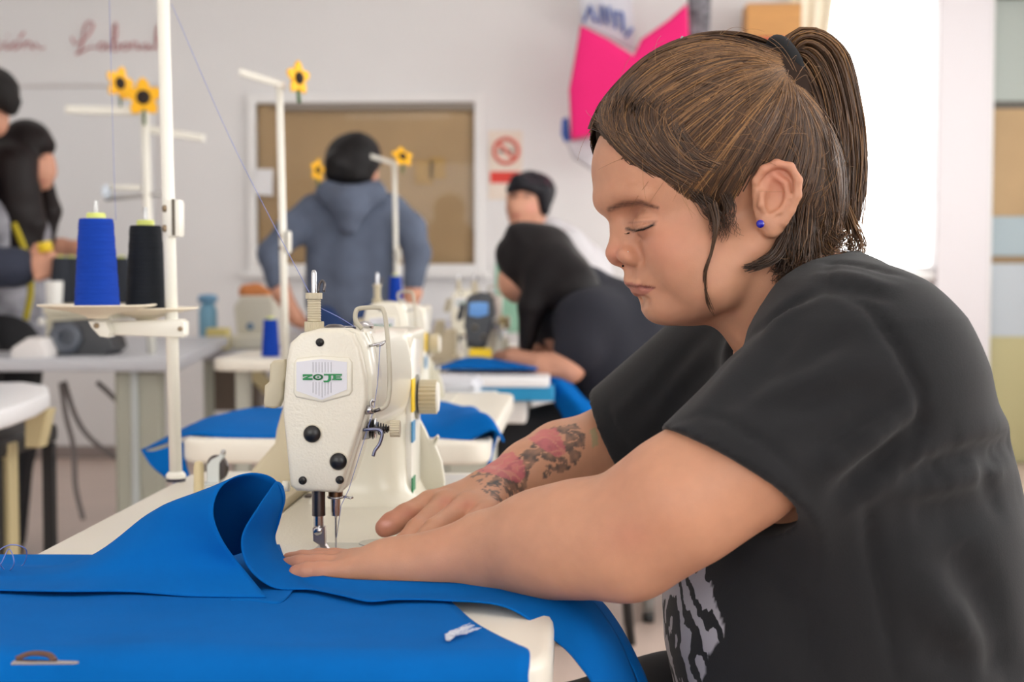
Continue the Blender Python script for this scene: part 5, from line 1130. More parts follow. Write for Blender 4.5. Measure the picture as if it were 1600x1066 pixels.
sunflower(466, 122, 3.0, .038, 'yellow sunflower on top of the second row stand', 60, 0, 90)
sunflower(629, 245, 5.1, .044, 'yellow sunflower right of the hooded person', 35, -30, 15)
sunflower(496, 266, 5.4, .046, 'yellow sunflower left of the hooded person by the window', 65, 0, 80)
# ---------------------------------------------------------------- left tables
GREYT = mat('grey_table', (190, 192, 198), .4); WHT = mat('white_laminate', (238, 239, 242), .35); GRN_ = mat('grey_green_leg', (178, 180, 166), .45)
a0 = AZ(280, 574, .735); a1 = AZ(357, 535, .735)
lt = thing('work_table', 'long grey work table at the left carrying the overlock machine', 'table', (a0.x-.8, a0.y+.5, 0))
obj('table_top', prism(B(), [Vector((a0.x-1.9, a0.y-.03, .72)), Vector((a0.x, a0.y, .72)), Vector((a1.x, a1.y, .72)), Vector((a1.x-.5, a1.y, .72)), Vector((a0.x-.55, a0.y+.45, .72)), Vector((a0.x-1.9, a0.y+.45, .72))], (0, 0, .04), .006, 2), GREYT, lt, angle=40)
for px in (222, -200):
    q = AY(px, 700, a0.y+.12); obj('leg', box(B(), (q.x-.075, a0.y+.08, 0), (q.x+.075, a0.y+.14, .72), .01, 1), GRN_, lt)
    obj('leg_rib', box(B(), (q.x-.02, a0.y+.07, 0.02), (q.x+.005, a0.y+.08, .72), .003, 1), mat('leg_rib', (196, 204, 204), .4), lt)
    obj('foot', box(B(), (q.x-.1, a0.y-.1, 0), (q.x+.1, a0.y+.5, .03), .006, 1), GRN_, lt)
CAB = mat('grey_cable', (120, 114, 114), .6)
for i, pts in enumerate(([(95, 598), (103, 650), (115, 700), (118, 760), (130, 812)], [(100, 596), (118, 650), (140, 684), (180, 716)], [(152, 598), (168, 612), (186, 630)])):
    tag(obj('power_cable', tube(B(), catmull([AY(x, y, a0.y+.25+.03*i) for x, y in pts], 6), .009, 8), CAB, None, True), ['grey cable hanging straight down under the grey table', 'grey cable curving right under the grey table', 'short grey cable at the grey table leg'][i], 'cable')
b0 = AZ(80, 610, .76); nt_ = thing('side_table', 'white rounded table end at the left edge above the black stool', 'table', (b0.x-.4, b0.y+.3, 0))
obj('table_top', prism(B(), [AZ(-160, 720, .72), AZ(20, 668, .72), AZ(60, 652, .72), AZ(78, 640, .72), AZ(76, 628, .72), AZ(40, 622, .72), AZ(-200, 630, .72)], (0, 0, .04), .012, 3), WHT, nt_, angle=40)
obj('leg', prism(B(), [AY(x, y, b0.y+.05) for x, y in ((38, 640), (76, 640), (62, 700), (38, 700))], (0, .05, 0), .004, 1), mat('beige_leg', (206, 192, 148), .5), nt_)
q = AY(2, 700, b0.y+.05); obj('leg', box(B(), (q.x-.02, b0.y+.05, 0), (q.x+.02, b0.y+.1, q.z+.01), .004, 1), mat('beige_leg', (206, 192, 148), .5), nt_)
q = AY(-14, 694, 3.2); sb = thing('black_stool', 'black square stool at the left edge under the white table', 'stool', (q.x-.12, 3.3, 0)); BS = mat('stool_frame', (24, 24, 26), .5)
obj('seat', box(B(), (q.x-.36, 3.13, q.z-.03), (q.x+.05, 3.5, q.z+.02), .015, 2), BS, sb)
for xx in (q.x-.34, q.x+.03):
    for yy in (3.15, 3.48): obj('leg', box(B(), (xx-.014, yy-.014, 0), (xx+.014, yy+.014, q.z-.03), .002, 1), BS, sb)
obj('stretcher', box(B(), (q.x-.34, 3.14, .2), (q.x+.03, 3.16, .225), .002, 1), BS, sb); obj('brace', tube(B(), [(q.x-.2, 3.15, q.z-.05), (q.x+.03, 3.15, .3)], .012, 8), BS, sb, True)
# overlock machine with dark cones
oy = 4.5; om = thing('overlock_machine', 'pale overlock machine with dark motor on the grey left table', 'sewing machine', AY(130, 558, oy))
DKG = mat('dark_grey_plastic', (62, 64, 68), .45); PAL = mat('pale_body', (214, 208, 186), .4)
obj('body', prism(B(), [AY(x, y, oy) for x, y in ((72, 490), (168, 484), (180, 500), (96, 504), (84, 556), (70, 556))], (0, .18, 0), .006, 2), PAL, om, angle=40)
obj('motor_housing', prism(B(), [AY(x, y, oy-.02) for x, y in ((80, 502), (142, 498), (172, 530), (176, 546), (160, 558), (82, 560))], (0, .16, 0), .01, 3), DKG, om, angle=40)
obj('hand_wheel', lathe(B(), [(.045, -.01), (.052, 0), (.052, .02), (.04, .03), (.02, .026), (.014, .01)], 28, AY(104, 528, oy-.02), (0, -1, 0)), mat('wheel_grey', (84, 90, 100), .4), om, angle=40)
obj('cone_base', box(B(), AY(70, 492, oy)-Vector((0, .02, 0)), AY(200, 476, oy)+Vector((0, .2, 0)), .006, 1), PAL, om)
obj('corner_knob', ball(B(), AY(66, 503, oy-.01), .014), mat('knob_white', (230, 228, 222), .4), om, True)
DC = thread_mat('dark_thread', (46, 50, 58))
for i, px in enumerate((96, 112, 190)):
    c = AY(px, 474, oy+.1+.03*i); t = thing('thread_cone', ['dark thread cone on the overlock machine, nearest the hands', 'dark thread cone on the overlock machine behind the blue cone', 'dark thread cone on the overlock machine between the front cones'][i], 'thread cone', c, 'dark cones on the overlock machine')
    obj('thread_winding', lathe(B(), [(.04, 0), (.041, .003), (.026, .15), (.02, .153)], 28, c), DC, t, angle=50); obj('cone_core', lathe(B(), [(.012, .15), (.012, .158), (.003, .159)], 16, c), mat('core_yellow', (214, 222, 120), .5), t, True)
c = AY(85, 476, oy-.05); tag(obj('plastic_cup', lathe(B(), [(.024, 0), (.028, .06), (.0285, .075), (.025, .074), (.022, .004)], 24, c), mat('cup_white', (226, 226, 222), .4), None, angle=50), 'white plastic cup on the overlock machine under the hand', 'cup')
# thread stand of the overlock machine
so_ = AY(237, 556, 4.6); os_ = thing('overlock_stand', 'white thread stand with two long arms on the grey left table', 'thread stand', so_)
tp_ = AY(226, 172, 4.6); obj('pole', cyl(B(), so_, tp_, .014, 14), PW, os_, True)
obj('guide_arm', prism(B(), [AY(x, y, 4.58) for x, y in ((101, 164), (230, 168), (230, 181), (101, 177))], (0, .03, 0), .003, 1), PW, os_)
obj('guide_arm', prism(B(), [AY(x, y, 4.62) for x, y in ((230, 196), (318, 210), (317, 221), (230, 208))], (0, .03, 0), .003, 1), PW, os_)
obj('guide_arm', tube(B(), [AY(165, 311, 4.6), AY(200, 308, 4.6), AY(256, 302, 4.6)], .008, 8), mat('arm_grey', (170, 168, 166), .4, .4), os_, True); obj('guide_arm', tube(B(), [AY(165, 293, 4.6), AY(220, 294, 4.6)], .009, 8), PW, os_, True)
obj('guide_disc', lathe(B(), [(.024, 0), (.024, .006)], 20, AY(165, 300, 4.58), (1, -.3, 0)), mat('disc_blue_white', (214, 224, 236), .4), os_, True)
# ---------------------------------------------------------------- things on the far tables
ft = thing('far_table', 'pale far table with bottles and a machine behind the blue cone', 'table', (AY(370, 560, 5.9).x, 6.1, 0))
q0 = AY(305, 556, 5.9); q1 = AY(470, 556, 5.9)
obj('table_top', box(B(), (q0.x, 5.85, .66), (q1.x, 6.45, .70), .006, 2), GREYT, ft)
for xx in (q0.x+.06, q1.x-.06):
    for yy in (5.9, 6.4): obj('leg', box(B(), (xx-.02, yy-.02, 0), (xx+.02, yy+.02, .66), .003, 1), GRN_, ft)
obj('motor_box', box(B(), AY(328, 642, 5.9), AY(402, 578, 5.9)+Vector((0, .2, 0)), .008, 2), mat('brown_box', (104, 92, 80), .5), ft)
obj('brace', prism(B(), [AY(x, y, 5.88) for x, y in ((366, 566), (388, 562), (444, 618), (440, 632), (420, 624))], (0, .04, 0), .003, 1), mat('beige_leg', (206, 192, 148), .5), ft)
def place_prism(name, poly, Y, dep, m, label, cat, bev=.01):
    return tag(obj(name, prism(B(), [AY(x, y, Y) for x, y in poly], (0, dep, 0), bev, 2), m, None, angle=40), label, cat)
zt = .702
def on(px, Y): p = AY(px, 500, Y); p.z = zt; return p
c = on(325, 6.1); bt = thing('water_bottle', 'pale blue water bottle on the far table at the left', 'bottle', c)
obj('bottle_body', lathe(B(), [(.036, 0), (.04, .01), (.04, .16), (.03, .19), (.018, .2)], 24, c), mat('bottle_blue', (120, 172, 200), .3), bt, True); obj('bottle_cap', lathe(B(), [(.03, 0), (.044, .01), (.04, .035), (.01, .04)], 20, c+Vector((0, 0, .195))), mat('cap_blue', (112, 160, 196), .4), bt, True)
c = on(341, 6.0); tag(obj('yellow_box', box(B(), c-Vector((.045, .04, 0)), c+Vector((.045, .04, .09)), .006, 2), mat('pale_yellow', (224, 208, 134), .5)), 'pale yellow box beside the blue bottle', 'box')
fm = thing('small_machine', 'pale small sewing machine on the far table under the orange cloth', 'sewing machine', on(388, 6.05))
obj('machine_base', box(B(), on(360, 6.0), on(424, 6.0)+Vector((0, .2, .06)), .01, 2), mat('pale_machine', (216, 212, 196), .4), fm)
obj('machine_body', prism(B(), [AY(x, y, 6.04) for x, y in ((372, 535), (364, 480), (376, 462), (424, 462), (430, 480), (428, 535))], (0, .13, 0), .015, 3), mat('pale_machine', (216, 212, 196), .4), fm, angle=40)
obj('machine_dial', lathe(B(), [(.016, 0), (.014, .01)], 16, AY(391, 510, 6.035), (0, -1, 0)), mat('dial_blue', (96, 128, 160), .4), fm, True)
V, F = solid([[(*AY(385, 456, 6.1), .034), (*AY(400, 458, 6.12), .040), (*AY(415, 462, 6.1), .032)]], .006); tag(obj('orange_cloth', np_mesh('orange_cloth', V, F), mat('orange_cloth', (206, 130, 76), .8), None, True), 'crumpled orange cloth on top of the small far machine', 'cloth')
# counter under the inner window
k0 = AY(640, 505, 7.2); k1 = AY(790, 505, 7.2); ct = thing('counter', 'white counter with brown front under the inner window', 'counter', ((k0.x+k1.x)/2, 7.4, 0))
obj('counter_top', box(B(), (k0.x-.6, 7.15, k0.z-.05), (k1.x, 7.69, k0.z), .006, 1), mat('counter_top', (206, 206, 214), .4), ct)
obj('counter_front', box(B(), (k0.x-.58, 7.2, AY(700, 560, 7.2).z), (k1.x-.02, 7.68, AY(700, 530, 7.2).z), .004, 1), mat('counter_brown', (150, 124, 104), .5), ct); obj('counter_base', box(B(), (k0.x-.58, 7.22, 0), (k1.x-.02, 7.68, AY(700, 560, 7.2).z), .004, 1), WHT, ct); obj('counter_band', box(B(), (k0.x-.58, 7.2, AY(700, 530, 7.2).z), (k1.x-.02, 7.68, k0.z-.05)), WHT, ct)
# paper sheet with arm by the window, sign, poster
def sheet(name, poly, m, label, cat, dep=.004, Y=YW-.008): return tag(obj(name, prism(B(), [AY(x, y, Y) for x, y in poly], (0, dep, 0)), m), label, cat)
sheet('paper_note', [(396, 264), (427, 264), (426, 306), (394, 304)], mat('paper_white', (236, 236, 238), .6), 'white sheet of paper stuck on the left window frame', 'paper', .004, YW-.04)
sg = thing('no_smoking_sign', 'no smoking sign with red ring on the wall right of the window', 'sign', AY(790, 310, YW))
obj('sign_board', prism(B(), [AY(x, y, YW-.008) for x, y in ((763, 204), (816, 204), (816, 312), (763, 312))], (0, .006, 0), .001, 1), mat('sign_cream', (240, 226, 212), .5), sg)
SR = mat('sign_red', (226, 108, 92), .5); cc = AY(791, 236, YW-.010); rr = AY(813, 236, YW-.010).x-cc.x
obj('sign_ring', tube(B(), [cc+Vector((rr*.85*math.cos(a), 0, rr*.85*math.sin(a))) for a in np.linspace(0, 6.283, 33)[:-1]], rr*.15, 6, True, flat=1), SR, sg, True)
obj('sign_bar', prism(B(), [cc+Vector((x*rr, 0, z*rr)) for x, z in ((-.68, .50), (-.50, .68), (.68, -.50), (.50, -.68))], (0, .002, 0)), SR, sg)
obj('sign_cigarette', box(B(), AY(778, 239, YW-.0095), AY(802, 234, YW-.0095)+Vector((0, .001, 0))), mat('sign_grey', (120, 126, 120), .5), sg)
obj('sign_smoke', tube(B(), catmull([AY(801, 232, YW-.0095), AY(806, 227, YW-.0095), AY(801, 222, YW-.0095)], 4), .004, 6, flat=.3), mat('sign_grey', (120, 126, 120), .5), sg)
obj('sign_band', box(B(), AY(766, 286, YW-.0105), AY(812, 268, YW-.0105)+Vector((0, .002, 0))), mat('sign_band_red', (230, 66, 54), .5), sg)
sheet('green_poster', [(774, 410), (812, 404), (812, 520), (774, 520)], mat('poster_green', (150, 198, 172), .6, var=.1, vscale=12), 'pale green poster on the wall behind the seated girl', 'poster')
# ---------------------------------------------------------------- girl's station
GX, GY_ = AY(752, 565, 3.86).x, 3.86
gt = thing('blue_edged_table', 'white sewing table with bright blue edge in front of the seated girl', 'table', (GX, GY_, 0))
e0 = AZ(684, 590, .76); e1 = AZ(858, 590, .76)
obj('table_top', box(B(), (e0.x, e0.y, .735), (e1.x, e0.y+.75, .76), .004, 1), WHT, gt); obj('blue_edge', box(B(), (e0.x+.01, e0.y+.003, .70), (e1.x+.012, e0.y+.74, .735), .003, 1), mat('edge_blue', (20, 138, 190), .4), gt)
obj('apron', box(B(), (e0.x+.05, e0.y+.03, .64), (e1.x-.06, e0.y+.7, .70), .003, 1), mat('apron_white', (222, 218, 214), .5), gt)
for xx in (e0.x+.07, e1.x-.09):
    obj('leg', box(B(), (xx-.02, e0.y+.3, 0), (xx+.02, e0.y+.36, .64), .003, 1), GRN_, gt)
gm = copy_tree(mc); gm.location = (GX, GY_, ZT); gm['label'] = 'sewing machine with black face plate in front of the seated girl'
DKF = mat('black_face', (58, 62, 68), .4)
for ch in gm.children:
    n = ch.name.split('.')[0]
    if n in ('face_plate', 'head_casting', 'lifter_lever'): ch.material_slots[0].link = 'OBJECT'; ch.material_slots[0].material = DKF
    if n == 'badge':
        ch.material_slots[0].link = 'OBJECT'; ch.material_slots[0].material = mat('badge_blue', (96, 150, 214), .4)
        for g in list(ch.children): bpy.data.objects.remove(g)
obj('warning_strip', box(B(), AY(733, 563, 3.80), AY(768, 545, 3.80)+Vector((0, .01, 0))), mat('label_yellow', (246, 206, 20), .45), gm)
def cloth_pile(name, rows, label, nu=8, nv=8, wob=.006, seed=2, m=BLUE):
    P = net([[Q(*p) for p in r] for r in rows], nu, nv); P[..., 2] += wob*vnoise(P.reshape(-1, 3), 22, seed).reshape(P.shape[:2]); o = obj(name, grid_mesh(name, P), m, None, True)
    md = o.modifiers.new('thickness', 'SOLIDIFY'); md.thickness = .004; return tag(o, label, 'cloth')
cloth_pile('cloth_strip', [[(672, 580, 3.75), (720, 576, 3.72), (780, 578, 3.70), (840, 580, 3.70)], [(690, 572, 3.85), (735, 560, 3.82), (790, 568, 3.80), (835, 572, 3.80)], [(700, 570, 4.0), (740, 562, 4.0), (790, 567, 3.95), (830, 568, 3.95)]], 'blue cloth heaped on the blue edged table')
cloth_pile('cloth_lap', [[(850, 590, 3.75), (872, 592, 3.7), (895, 600, 3.72)], [(862, 622, 3.7), (885, 612, 3.66), (915, 622, 3.7)], [(880, 655, 3.7), (910, 645, 3.66), (940, 640, 3.7)], [(890, 690, 3.7), (915, 688, 3.68), (945, 680, 3.7)]], 'blue cloth hanging over the seated girl knees')
cloth_pile('cloth_row', [[(222, 705, 2.30), (262, 692, 2.28), (300, 680, 2.27), (360, 686, 2.25), (440, 688, 2.24)], [(238, 698, 2.36), (275, 684, 2.34), (320, 656, 2.4), (380, 660, 2.4), (440, 664, 2.4)], [(300, 664, 2.5), (330, 655, 2.5), (370, 645, 2.55), (410, 640, 2.6), (450, 640, 2.6)]], 'blue cloth spread on the second row table at the left')
cloth_pile('cloth_corner', [[(219, 702, 2.29), (240, 705, 2.27), (285, 690, 2.26)], [(236, 728, 2.26), (258, 735, 2.25), (290, 722, 2.25)], [(262, 750, 2.25), (280, 758, 2.24), (300, 756, 2.24)]], 'blue cloth corner hanging from the second row table end', wob=.002)
cloth_pile('cloth_heap', [[(640, 676, 2.28), (690, 690, 2.24), (730, 690, 2.22), (768, 672, 2.22), (786, 690, 2.22)], [(640, 655, 2.34), (690, 664, 2.30), (730, 650, 2.28), (760, 650, 2.26), (780, 680, 2.24)], [(650, 640, 2.5), (690, 640, 2.5), (730, 645, 2.45), (750, 655, 2.4), (772, 690, 2.3)], [(660, 630, 2.6), (690, 628, 2.6), (720, 635, 2.55), (745, 645, 2.5), (762, 730, 2.24)]], 'blue cloth heaped on the second row table at the right', wob=.01)
# green trimmed bin and grey rounded arm between the tables
pb_ = thing('plastic_bin', 'white plastic bin with lime green corner trim behind the blue heap', 'bin', AY(735, 676, 3.13))
obj('bin_body', prism(B(), [AY(x, y, 3.13) for x, y in ((690, 622), (768, 622), (778, 632), (778, 676), (690, 676))], (0, .22, 0), .02, 2), mat('bin_white', (224, 226, 222), .4), pb_, angle=40)
obj('lime_trim', prism(B(), [AY(x, y, 3.11) for x, y in ((766, 620), (778, 624), (780, 676), (774, 676), (772, 632))], (0, .02, 0), .003, 2), mat('lime', (150, 230, 70), .5), pb_, angle=40)
obj('bin_stand', box(B(), AY(700, 676, 3.16)*1-Vector((0, 0, AY(700, 676, 3.16).z)), AY(770, 676, 3.16)+Vector((0, .16, 0)), .004, 1), mat('leg_paint', (196, 198, 186), .4), pb_)
place_prism('padded_rest', [(676, 592), (738, 594), (748, 606), (744, 618), (676, 620)], 3.2, .2, mat('rest_grey', (206, 208, 216), .4), 'pale grey rounded arm rest left of the blue edged table', 'arm rest', .02)
# ---------------------------------------------------------------- hanging things near the window
shelf = tag(obj('wall_shelf', box(B(), AY(1075, 88, YW-.3), AY(1262, 78, YW-.3)+Vector((0, .3, 0)), .004, 1), WHT), 'white wall shelf carrying the wooden box', 'shelf')
wz = shelf.location.z+(AY(1075, 78, YW-.3).z-AY(1075, 88, YW-.3).z)
def shelf_box(name, x0, x1, y0, y1, m, label, cat, Y=YW-.28, dep=.2):
    a = AY(x0, y1, Y); b = AY(x1, y0, Y); return tag(obj(name, box(B(), a, b+Vector((0, dep, 0)), .006, 2), m), label, cat)
shelf_box('red_box', 1170, 1250, 58, 78, mat('red_box', (196, 64, 62), .5), 'flat red box on the wall shelf', 'box'); shelf_box('wooden_box', 1166, 1253, 4, 58, mat('light_wood', (200, 146, 84), .5, var=.1, vscale=6, stretch=(1, 1, 8)), 'light wooden box on top of the flat red box', 'box')
PINK = mat('pink_fabric', (232, 14, 116), .8, sheen=.2)
def puffy(name, poly, Y, dep, m, label, cat, seed=0, wob=.012, parent=None):
    bm = prism(B(), [AY(x, y, Y) for x, y in poly], (0, dep, 0), .015, 2); bmesh.ops.triangulate(bm, faces=bm.faces); bmesh.ops.subdivide_edges(bm, edges=bm.edges, cuts=2, use_grid_fill=True)
    co = np.array([v.co for v in bm.verts]); w = vnoise(co, 14, seed)
    for v, q_ in zip(bm.verts, w): v.co.y += wob*q_
    o = obj(name, bm, m, parent, True); return tag(o, label, cat) if parent is None else o
puffy('pink_bag', [(907, 38), (950, 60), (990, 86), (1002, 60), (1045, 30), (1074, 4), (1077, 60), (1060, 150), (1000, 190), (930, 210), (892, 217), (889, 140)], 7.2, .12, PINK, 'bright pink fabric bag hanging on the wall by the window', 'bag')
BW = mat('blue_white_print', (70, 110, 196), .8); WF = mat('white_fabric', (222, 224, 232), .8)
pbx = thing('printed_cloth', 'white cloth with blue letter shapes hanging behind the pink bag', 'cloth', AY(950, 60, 7.35))
puffy('cloth_body', [(905, -20), (985, -20), (992, 40), (992, 80), (950, 56), (906, 34)], 7.38, .05, WF, '', '', 3, .01, pbx)
for pts in ([(912, 34), (922, 8), (930, 34)], [(938, 38), (940, 6), (950, 40), (952, 10)], [(962, 44), (960, 18), (972, 20), (974, 50)], [(978, 58), (988, 44)]):
    obj('blue_letter', tube(B(), [AY(x, y, 7.37) for x, y in pts], .016, 6, flat=.5), BW, pbx, True)
puffy('blue_cloth_scrap', [(878, 186), (888, 182), (892, 218), (882, 222), (877, 210)], 7.3, .05, BW, 'small blue scrap peeking out left of the pink bag', 'cloth', 5, .006)
puffy('grey_bag', [(884, 222), (930, 212), (960, 230), (950, 262), (925, 266), (895, 246)], 7.3, .1, mat('grey_white_fabric', (206, 202, 208), .8, var=.2, vscale=10), 'crumpled grey white bag hanging under the pink bag', 'bag', 6)
puffy('patterned_cloth', [(1076, -10), (1112, -10), (1110, 52), (1078, 56)], 7.3, .08, mat('black_white_print', (110, 110, 116), .8, var=.9, vscale=40), 'black and white patterned cloth right of the pink bag', 'cloth', 7)
# curtain at the left of the bright window
cu = []
for z in np.linspace(oz0-.05, 2.6, 12):
    k = (z-oz0)/1.5; cu.append([Vector((ow[0]-.10+(.08+.16*max(0, k-.25))*u*1.2, YW-.10+.02*math.sin(u*19), z)) for u in np.linspace(0, 1, 22)])
tag(obj('curtain', grid_mesh('curtain', np.array([[list(p) for p in r] for r in cu])), mat('curtain_cream', (244, 236, 216), .9, trans=0), None, True), 'cream curtain gathered at the left side of the bright window', 'curtain')
# things on the right behind the woman
V, F = solid([[(*AY(1035, 520, 5.0), .05), (*AY(1060, 512, 5.0), .045), (*AY(1085, 518, 5.0), .05)]], .01); tag(obj('red_bundle', np_mesh('red_bundle', V, F), mat('red_cloth', (214, 44, 56), .8), None, True), 'red cloth bundle on the rack behind the woman chin', 'cloth')
V, F = solid([[(*AY(1030, 508, 5.1), .04), (*AY(1058, 500, 5.12), .045), (*AY(1090, 508, 5.1), .04)]], .01); tag(obj('blue_bundle', np_mesh('blue_bundle', V, F), mat('sky_blue_cloth', (70, 150, 200), .8), None, True), 'sky blue cloth bundle behind the red one', 'cloth')
rk = thing('low_rack', 'white low rack holding the red and blue cloth bundles', 'rack', (AY(1060, 530, 5.05).x, 5.1, 0)); z_ = AY(1060, 540, 5.0).z
obj('shelf_board', box(B(), (AY(1000, 540, 5.0).x, 4.9, z_-.03), (AY(1150, 540, 5.0).x, 5.35, z_), .004, 1), WHT, rk)
for xx in (AY(1008, 540, 5).x, AY(1142, 540, 5).x):
    for yy in (4.93, 5.3): obj('leg', box(B(), (xx-.015, yy-.015, 0), (xx+.015, yy+.015, z_-.03), .002, 1), GRN_, rk)
f0_ = AZ(1013, 972, 0.0); lb = thing('white_bench', 'low white bench with grey legs on the floor behind the woman', 'bench', f0_)
zb_ = AY(1010, 905, f0_.y).z; xl_ = AY(986, 905, f0_.y).x; xr_ = AY(1330, 905, f0_.y).x
obj('bench_top', box(B(), (xl_, f0_.y-.06, zb_), (xr_, f0_.y+.5, zb_+.06), .015, 2), WHT, lb)
for xx in (f0_.x, xr_-.08):
    for yy in (f0_.y, f0_.y+.42):
        g_ = obj('leg', cyl(B(), (xx, yy, .02), (xx, yy, zb_), .016, 12), mat('leg_grey', (150, 152, 150), .4, .4), lb, True); obj('leg_tip', cyl(B(), (xx, yy, 0), (xx, yy, .025), .018, 12), BLK, g_, True)
# ---------------------------------------------------------------- people behind
def pch(*pts): return [(*Q(p[0], p[1], p[2]), p[3]) for p in pts]
def fig(name, chains, m, parent=None, h=.010, k=.03):
    V, F = solid(chains, h, k, .04); return obj(name, np_mesh(name, V, F), m, parent, True)
SK2 = mat('skin_far', (206, 150, 124), .55); DH = mat('black_hair', (18, 16, 18), .5, spec=.25); DH2 = mat('dark_brown_hair', (22, 14, 15), .5, spec=.25)
SKP = mat('skin_far_painted', (206, 150, 124), .55, attr='Col')
def face_paint(o, spots):
    me = o.data; a = np.empty(len(me.vertices)*3, 'f'); me.vertices.foreach_get('co', a); P_ = a.reshape(-1, 3)+np.array(o.location); x, y, d = px_of(P_); c = np.tile(s2l((206, 150, 124)), (len(P_), 1))
    for px, py, rx, ry, rgb, w in spots: c = blend(c, w*np.clip(1.5-np.hypot((x-px)/rx, (y-py)/ry)*1.1, 0, 1), rgb)
    at_ = me.color_attributes.new('Col', 'FLOAT_COLOR', 'POINT'); c4 = np.ones((len(P_), 4), 'f'); c4[:, :3] = c; at_.data.foreach_set('color', c4.ravel()); me.materials[0] = SKP
# hooded person seen from behind
D = 5.6
hp_ = fig('person', [pch((552, 262, D, .085), (553, 250, D, .09)), pch((552, 275, D, .05), (552, 310, D, .055)), pch((552, 330, D, .08), (552, 480, D, .09)), pch((490, 330, D, .05), (424, 396, D-.08, .04), (440, 458, D-.1, .036), (462, 496, D-.08, .03), (472, 505, D-.06, .026)), pch((612, 330, D, .05), (652, 396, D-.08, .04), (645, 458, D-.1, .034), (634, 490, D-.1, .03)), pch((583, 268, D, .020), (584, 277, D, .018))], SK2)
tag(hp_, 'person in a grey blue hoodie standing with back turned before the window', 'person')
fig('hair', [pch((546, 250, D+.0, .098), (556, 246, D, .095), (550, 270, D-.015, .085)), pch((524, 256, D-.08, .045), (520, 270, D-.08, .035))], DH, hp_)
HOOD = mat('hoodie_blue_grey', (92, 102, 122), .9, var=.12, vscale=14)
fig('hoodie', [pch((505, 332, D, .075), (598, 332, D, .075)), pch((548, 340, D, .10), (548, 420, D, .11), (546, 480, D, .11)), pch((512, 345, D, .085), (510, 470, D, .085)), pch((586, 345, D, .085), (588, 470, D, .085)), pch((490, 330, D, .068), (458, 358, D-.04, .062), (424, 396, D-.08, .052), (432, 440, D-.1, .042)), pch((612, 330, D, .068), (640, 358, D-.04, .062), (652, 396, D-.08, .052), (646, 442, D-.1, .042))], HOOD, hp_)
fig('hood', [pch((512, 302, D-.08, .05), (545, 318, D-.12, .065), (585, 302, D-.08, .05)), pch((520, 296, D+.03, .05), (580, 296, D+.03, .05)), pch((548, 330, D-.12, .06), (545, 350, D-.12, .045))], HOOD, hp_)
fig('jeans', [pch((522, 500, D, .105), (515, 640, D, .085), (512, 830, D, .065)), pch((576, 500, D, .105), (590, 640, D, .085), (595, 830, D, .065))], mat('jeans_navy', (40, 66, 116), .9), hp_)
for px in (512, 595): fig('shoe', [[(Q(px, 830, D).x, D-.12, .05, .05), (Q(px, 830, D).x, D+.08, .05, .05)]], mat('black_shoe', (24, 24, 26), .6), hp_)
# seated girl with long dark hair
D = 3.95
gp_ = fig('person', [pch((826, 420, D, .075), (812, 440, D, .06)), pch((850, 440, D, .05), (885, 470, D, .055)), pch((910, 500, D, .12), (950, 600, D, .14)), pch((930, 515, D-.17, .05), (888, 572, D-.2, .044), (850, 575, D-.18, .038), (805, 562, D-.1, .03), (784, 560, D-.06, .022)), pch((900, 510, D+.15, .05), (850, 560, D+.12, .042), (800, 560, D+.05, .03), (780, 560, D+.02, .022)), pch((800, 425, D, .03), (797, 445, D, .022)), pch((792, 436, D, .011), (791, 440, D, .012)), pch((804, 455, D, .024), (806, 458, D, .022))], SK2, h=.008, k=.02)
tag(gp_, 'girl with very long dark hair in a black top sewing at the blue edged table', 'person')
fig('hair', [pch((838, 410, D, .105), (850, 400, D, .09)), pch((815, 385, D, .07), (800, 395, D, .045)), pch((860, 420, D-.06, .085), (890, 450, D-.09, .075), (930, 490, D-.1, .055), (965, 530, D-.06, .03)), pch((850, 430, D-.1, .05), (832, 480, D-.11, .04), (822, 540, D-.11, .022)), pch((850, 430, D+.1, .05), (870, 470, D+.1, .05)), pch((880, 440, D, .09), (920, 480, D, .08))], mat('violet_black_hair', (16, 12, 15), .5, spec=.2), gp_, .009)
fig('black_top', [pch((905, 485, D, .13), (960, 530, D, .16), (985, 600, D, .165), (975, 660, D, .17)), pch((915, 500, D-.15, .085), (905, 545, D-.19, .07)), pch((895, 495, D+.15, .085), (870, 535, D+.14, .07)), pch((930, 510, D-.1, .11), (960, 610, D-.1, .12))], mat('navy_black_top', (22, 24, 36), .9), gp_)
fig('trousers', [pch((960, 680, D-.1, .12), (870, 690, D-.12, .1), (800, 690, D-.12, .085)), pch((960, 680, D+.1, .12), (870, 690, D+.12, .1), (800, 690, D+.12, .085)), pch((800, 690, D-.12, .085), (805, 850, D-.1, .06), (808, 940, D-.1, .05)), pch((800, 690, D+.12, .085), (805, 850, D+.12, .06), (808, 940, D+.1, .05))], mat('black_trousers', (28, 29, 33), .9), gp_)
gs = thing('girl_stool', 'dark stool under the seated girl', 'stool', (Q(930, 760, D).x, D, 0)); zq = Q(965, 760, D).z
obj('seat', lathe(B(), [(.14, zq-.04), (.15, zq-.02), (.14, zq)], 28, (Q(930, 760, D).x, D, 0)), BS, gs, True)
for a in range(4): t = math.radians(45+90*a); obj('leg', tube(B(), [(Q(930, 760, D).x+.09*math.cos(t), D+.09*math.sin(t), zq-.03), (Q(930, 760, D).x+.14*math.cos(t), D+.14*math.sin(t), 0)], .013, 8), BS, gs, True)
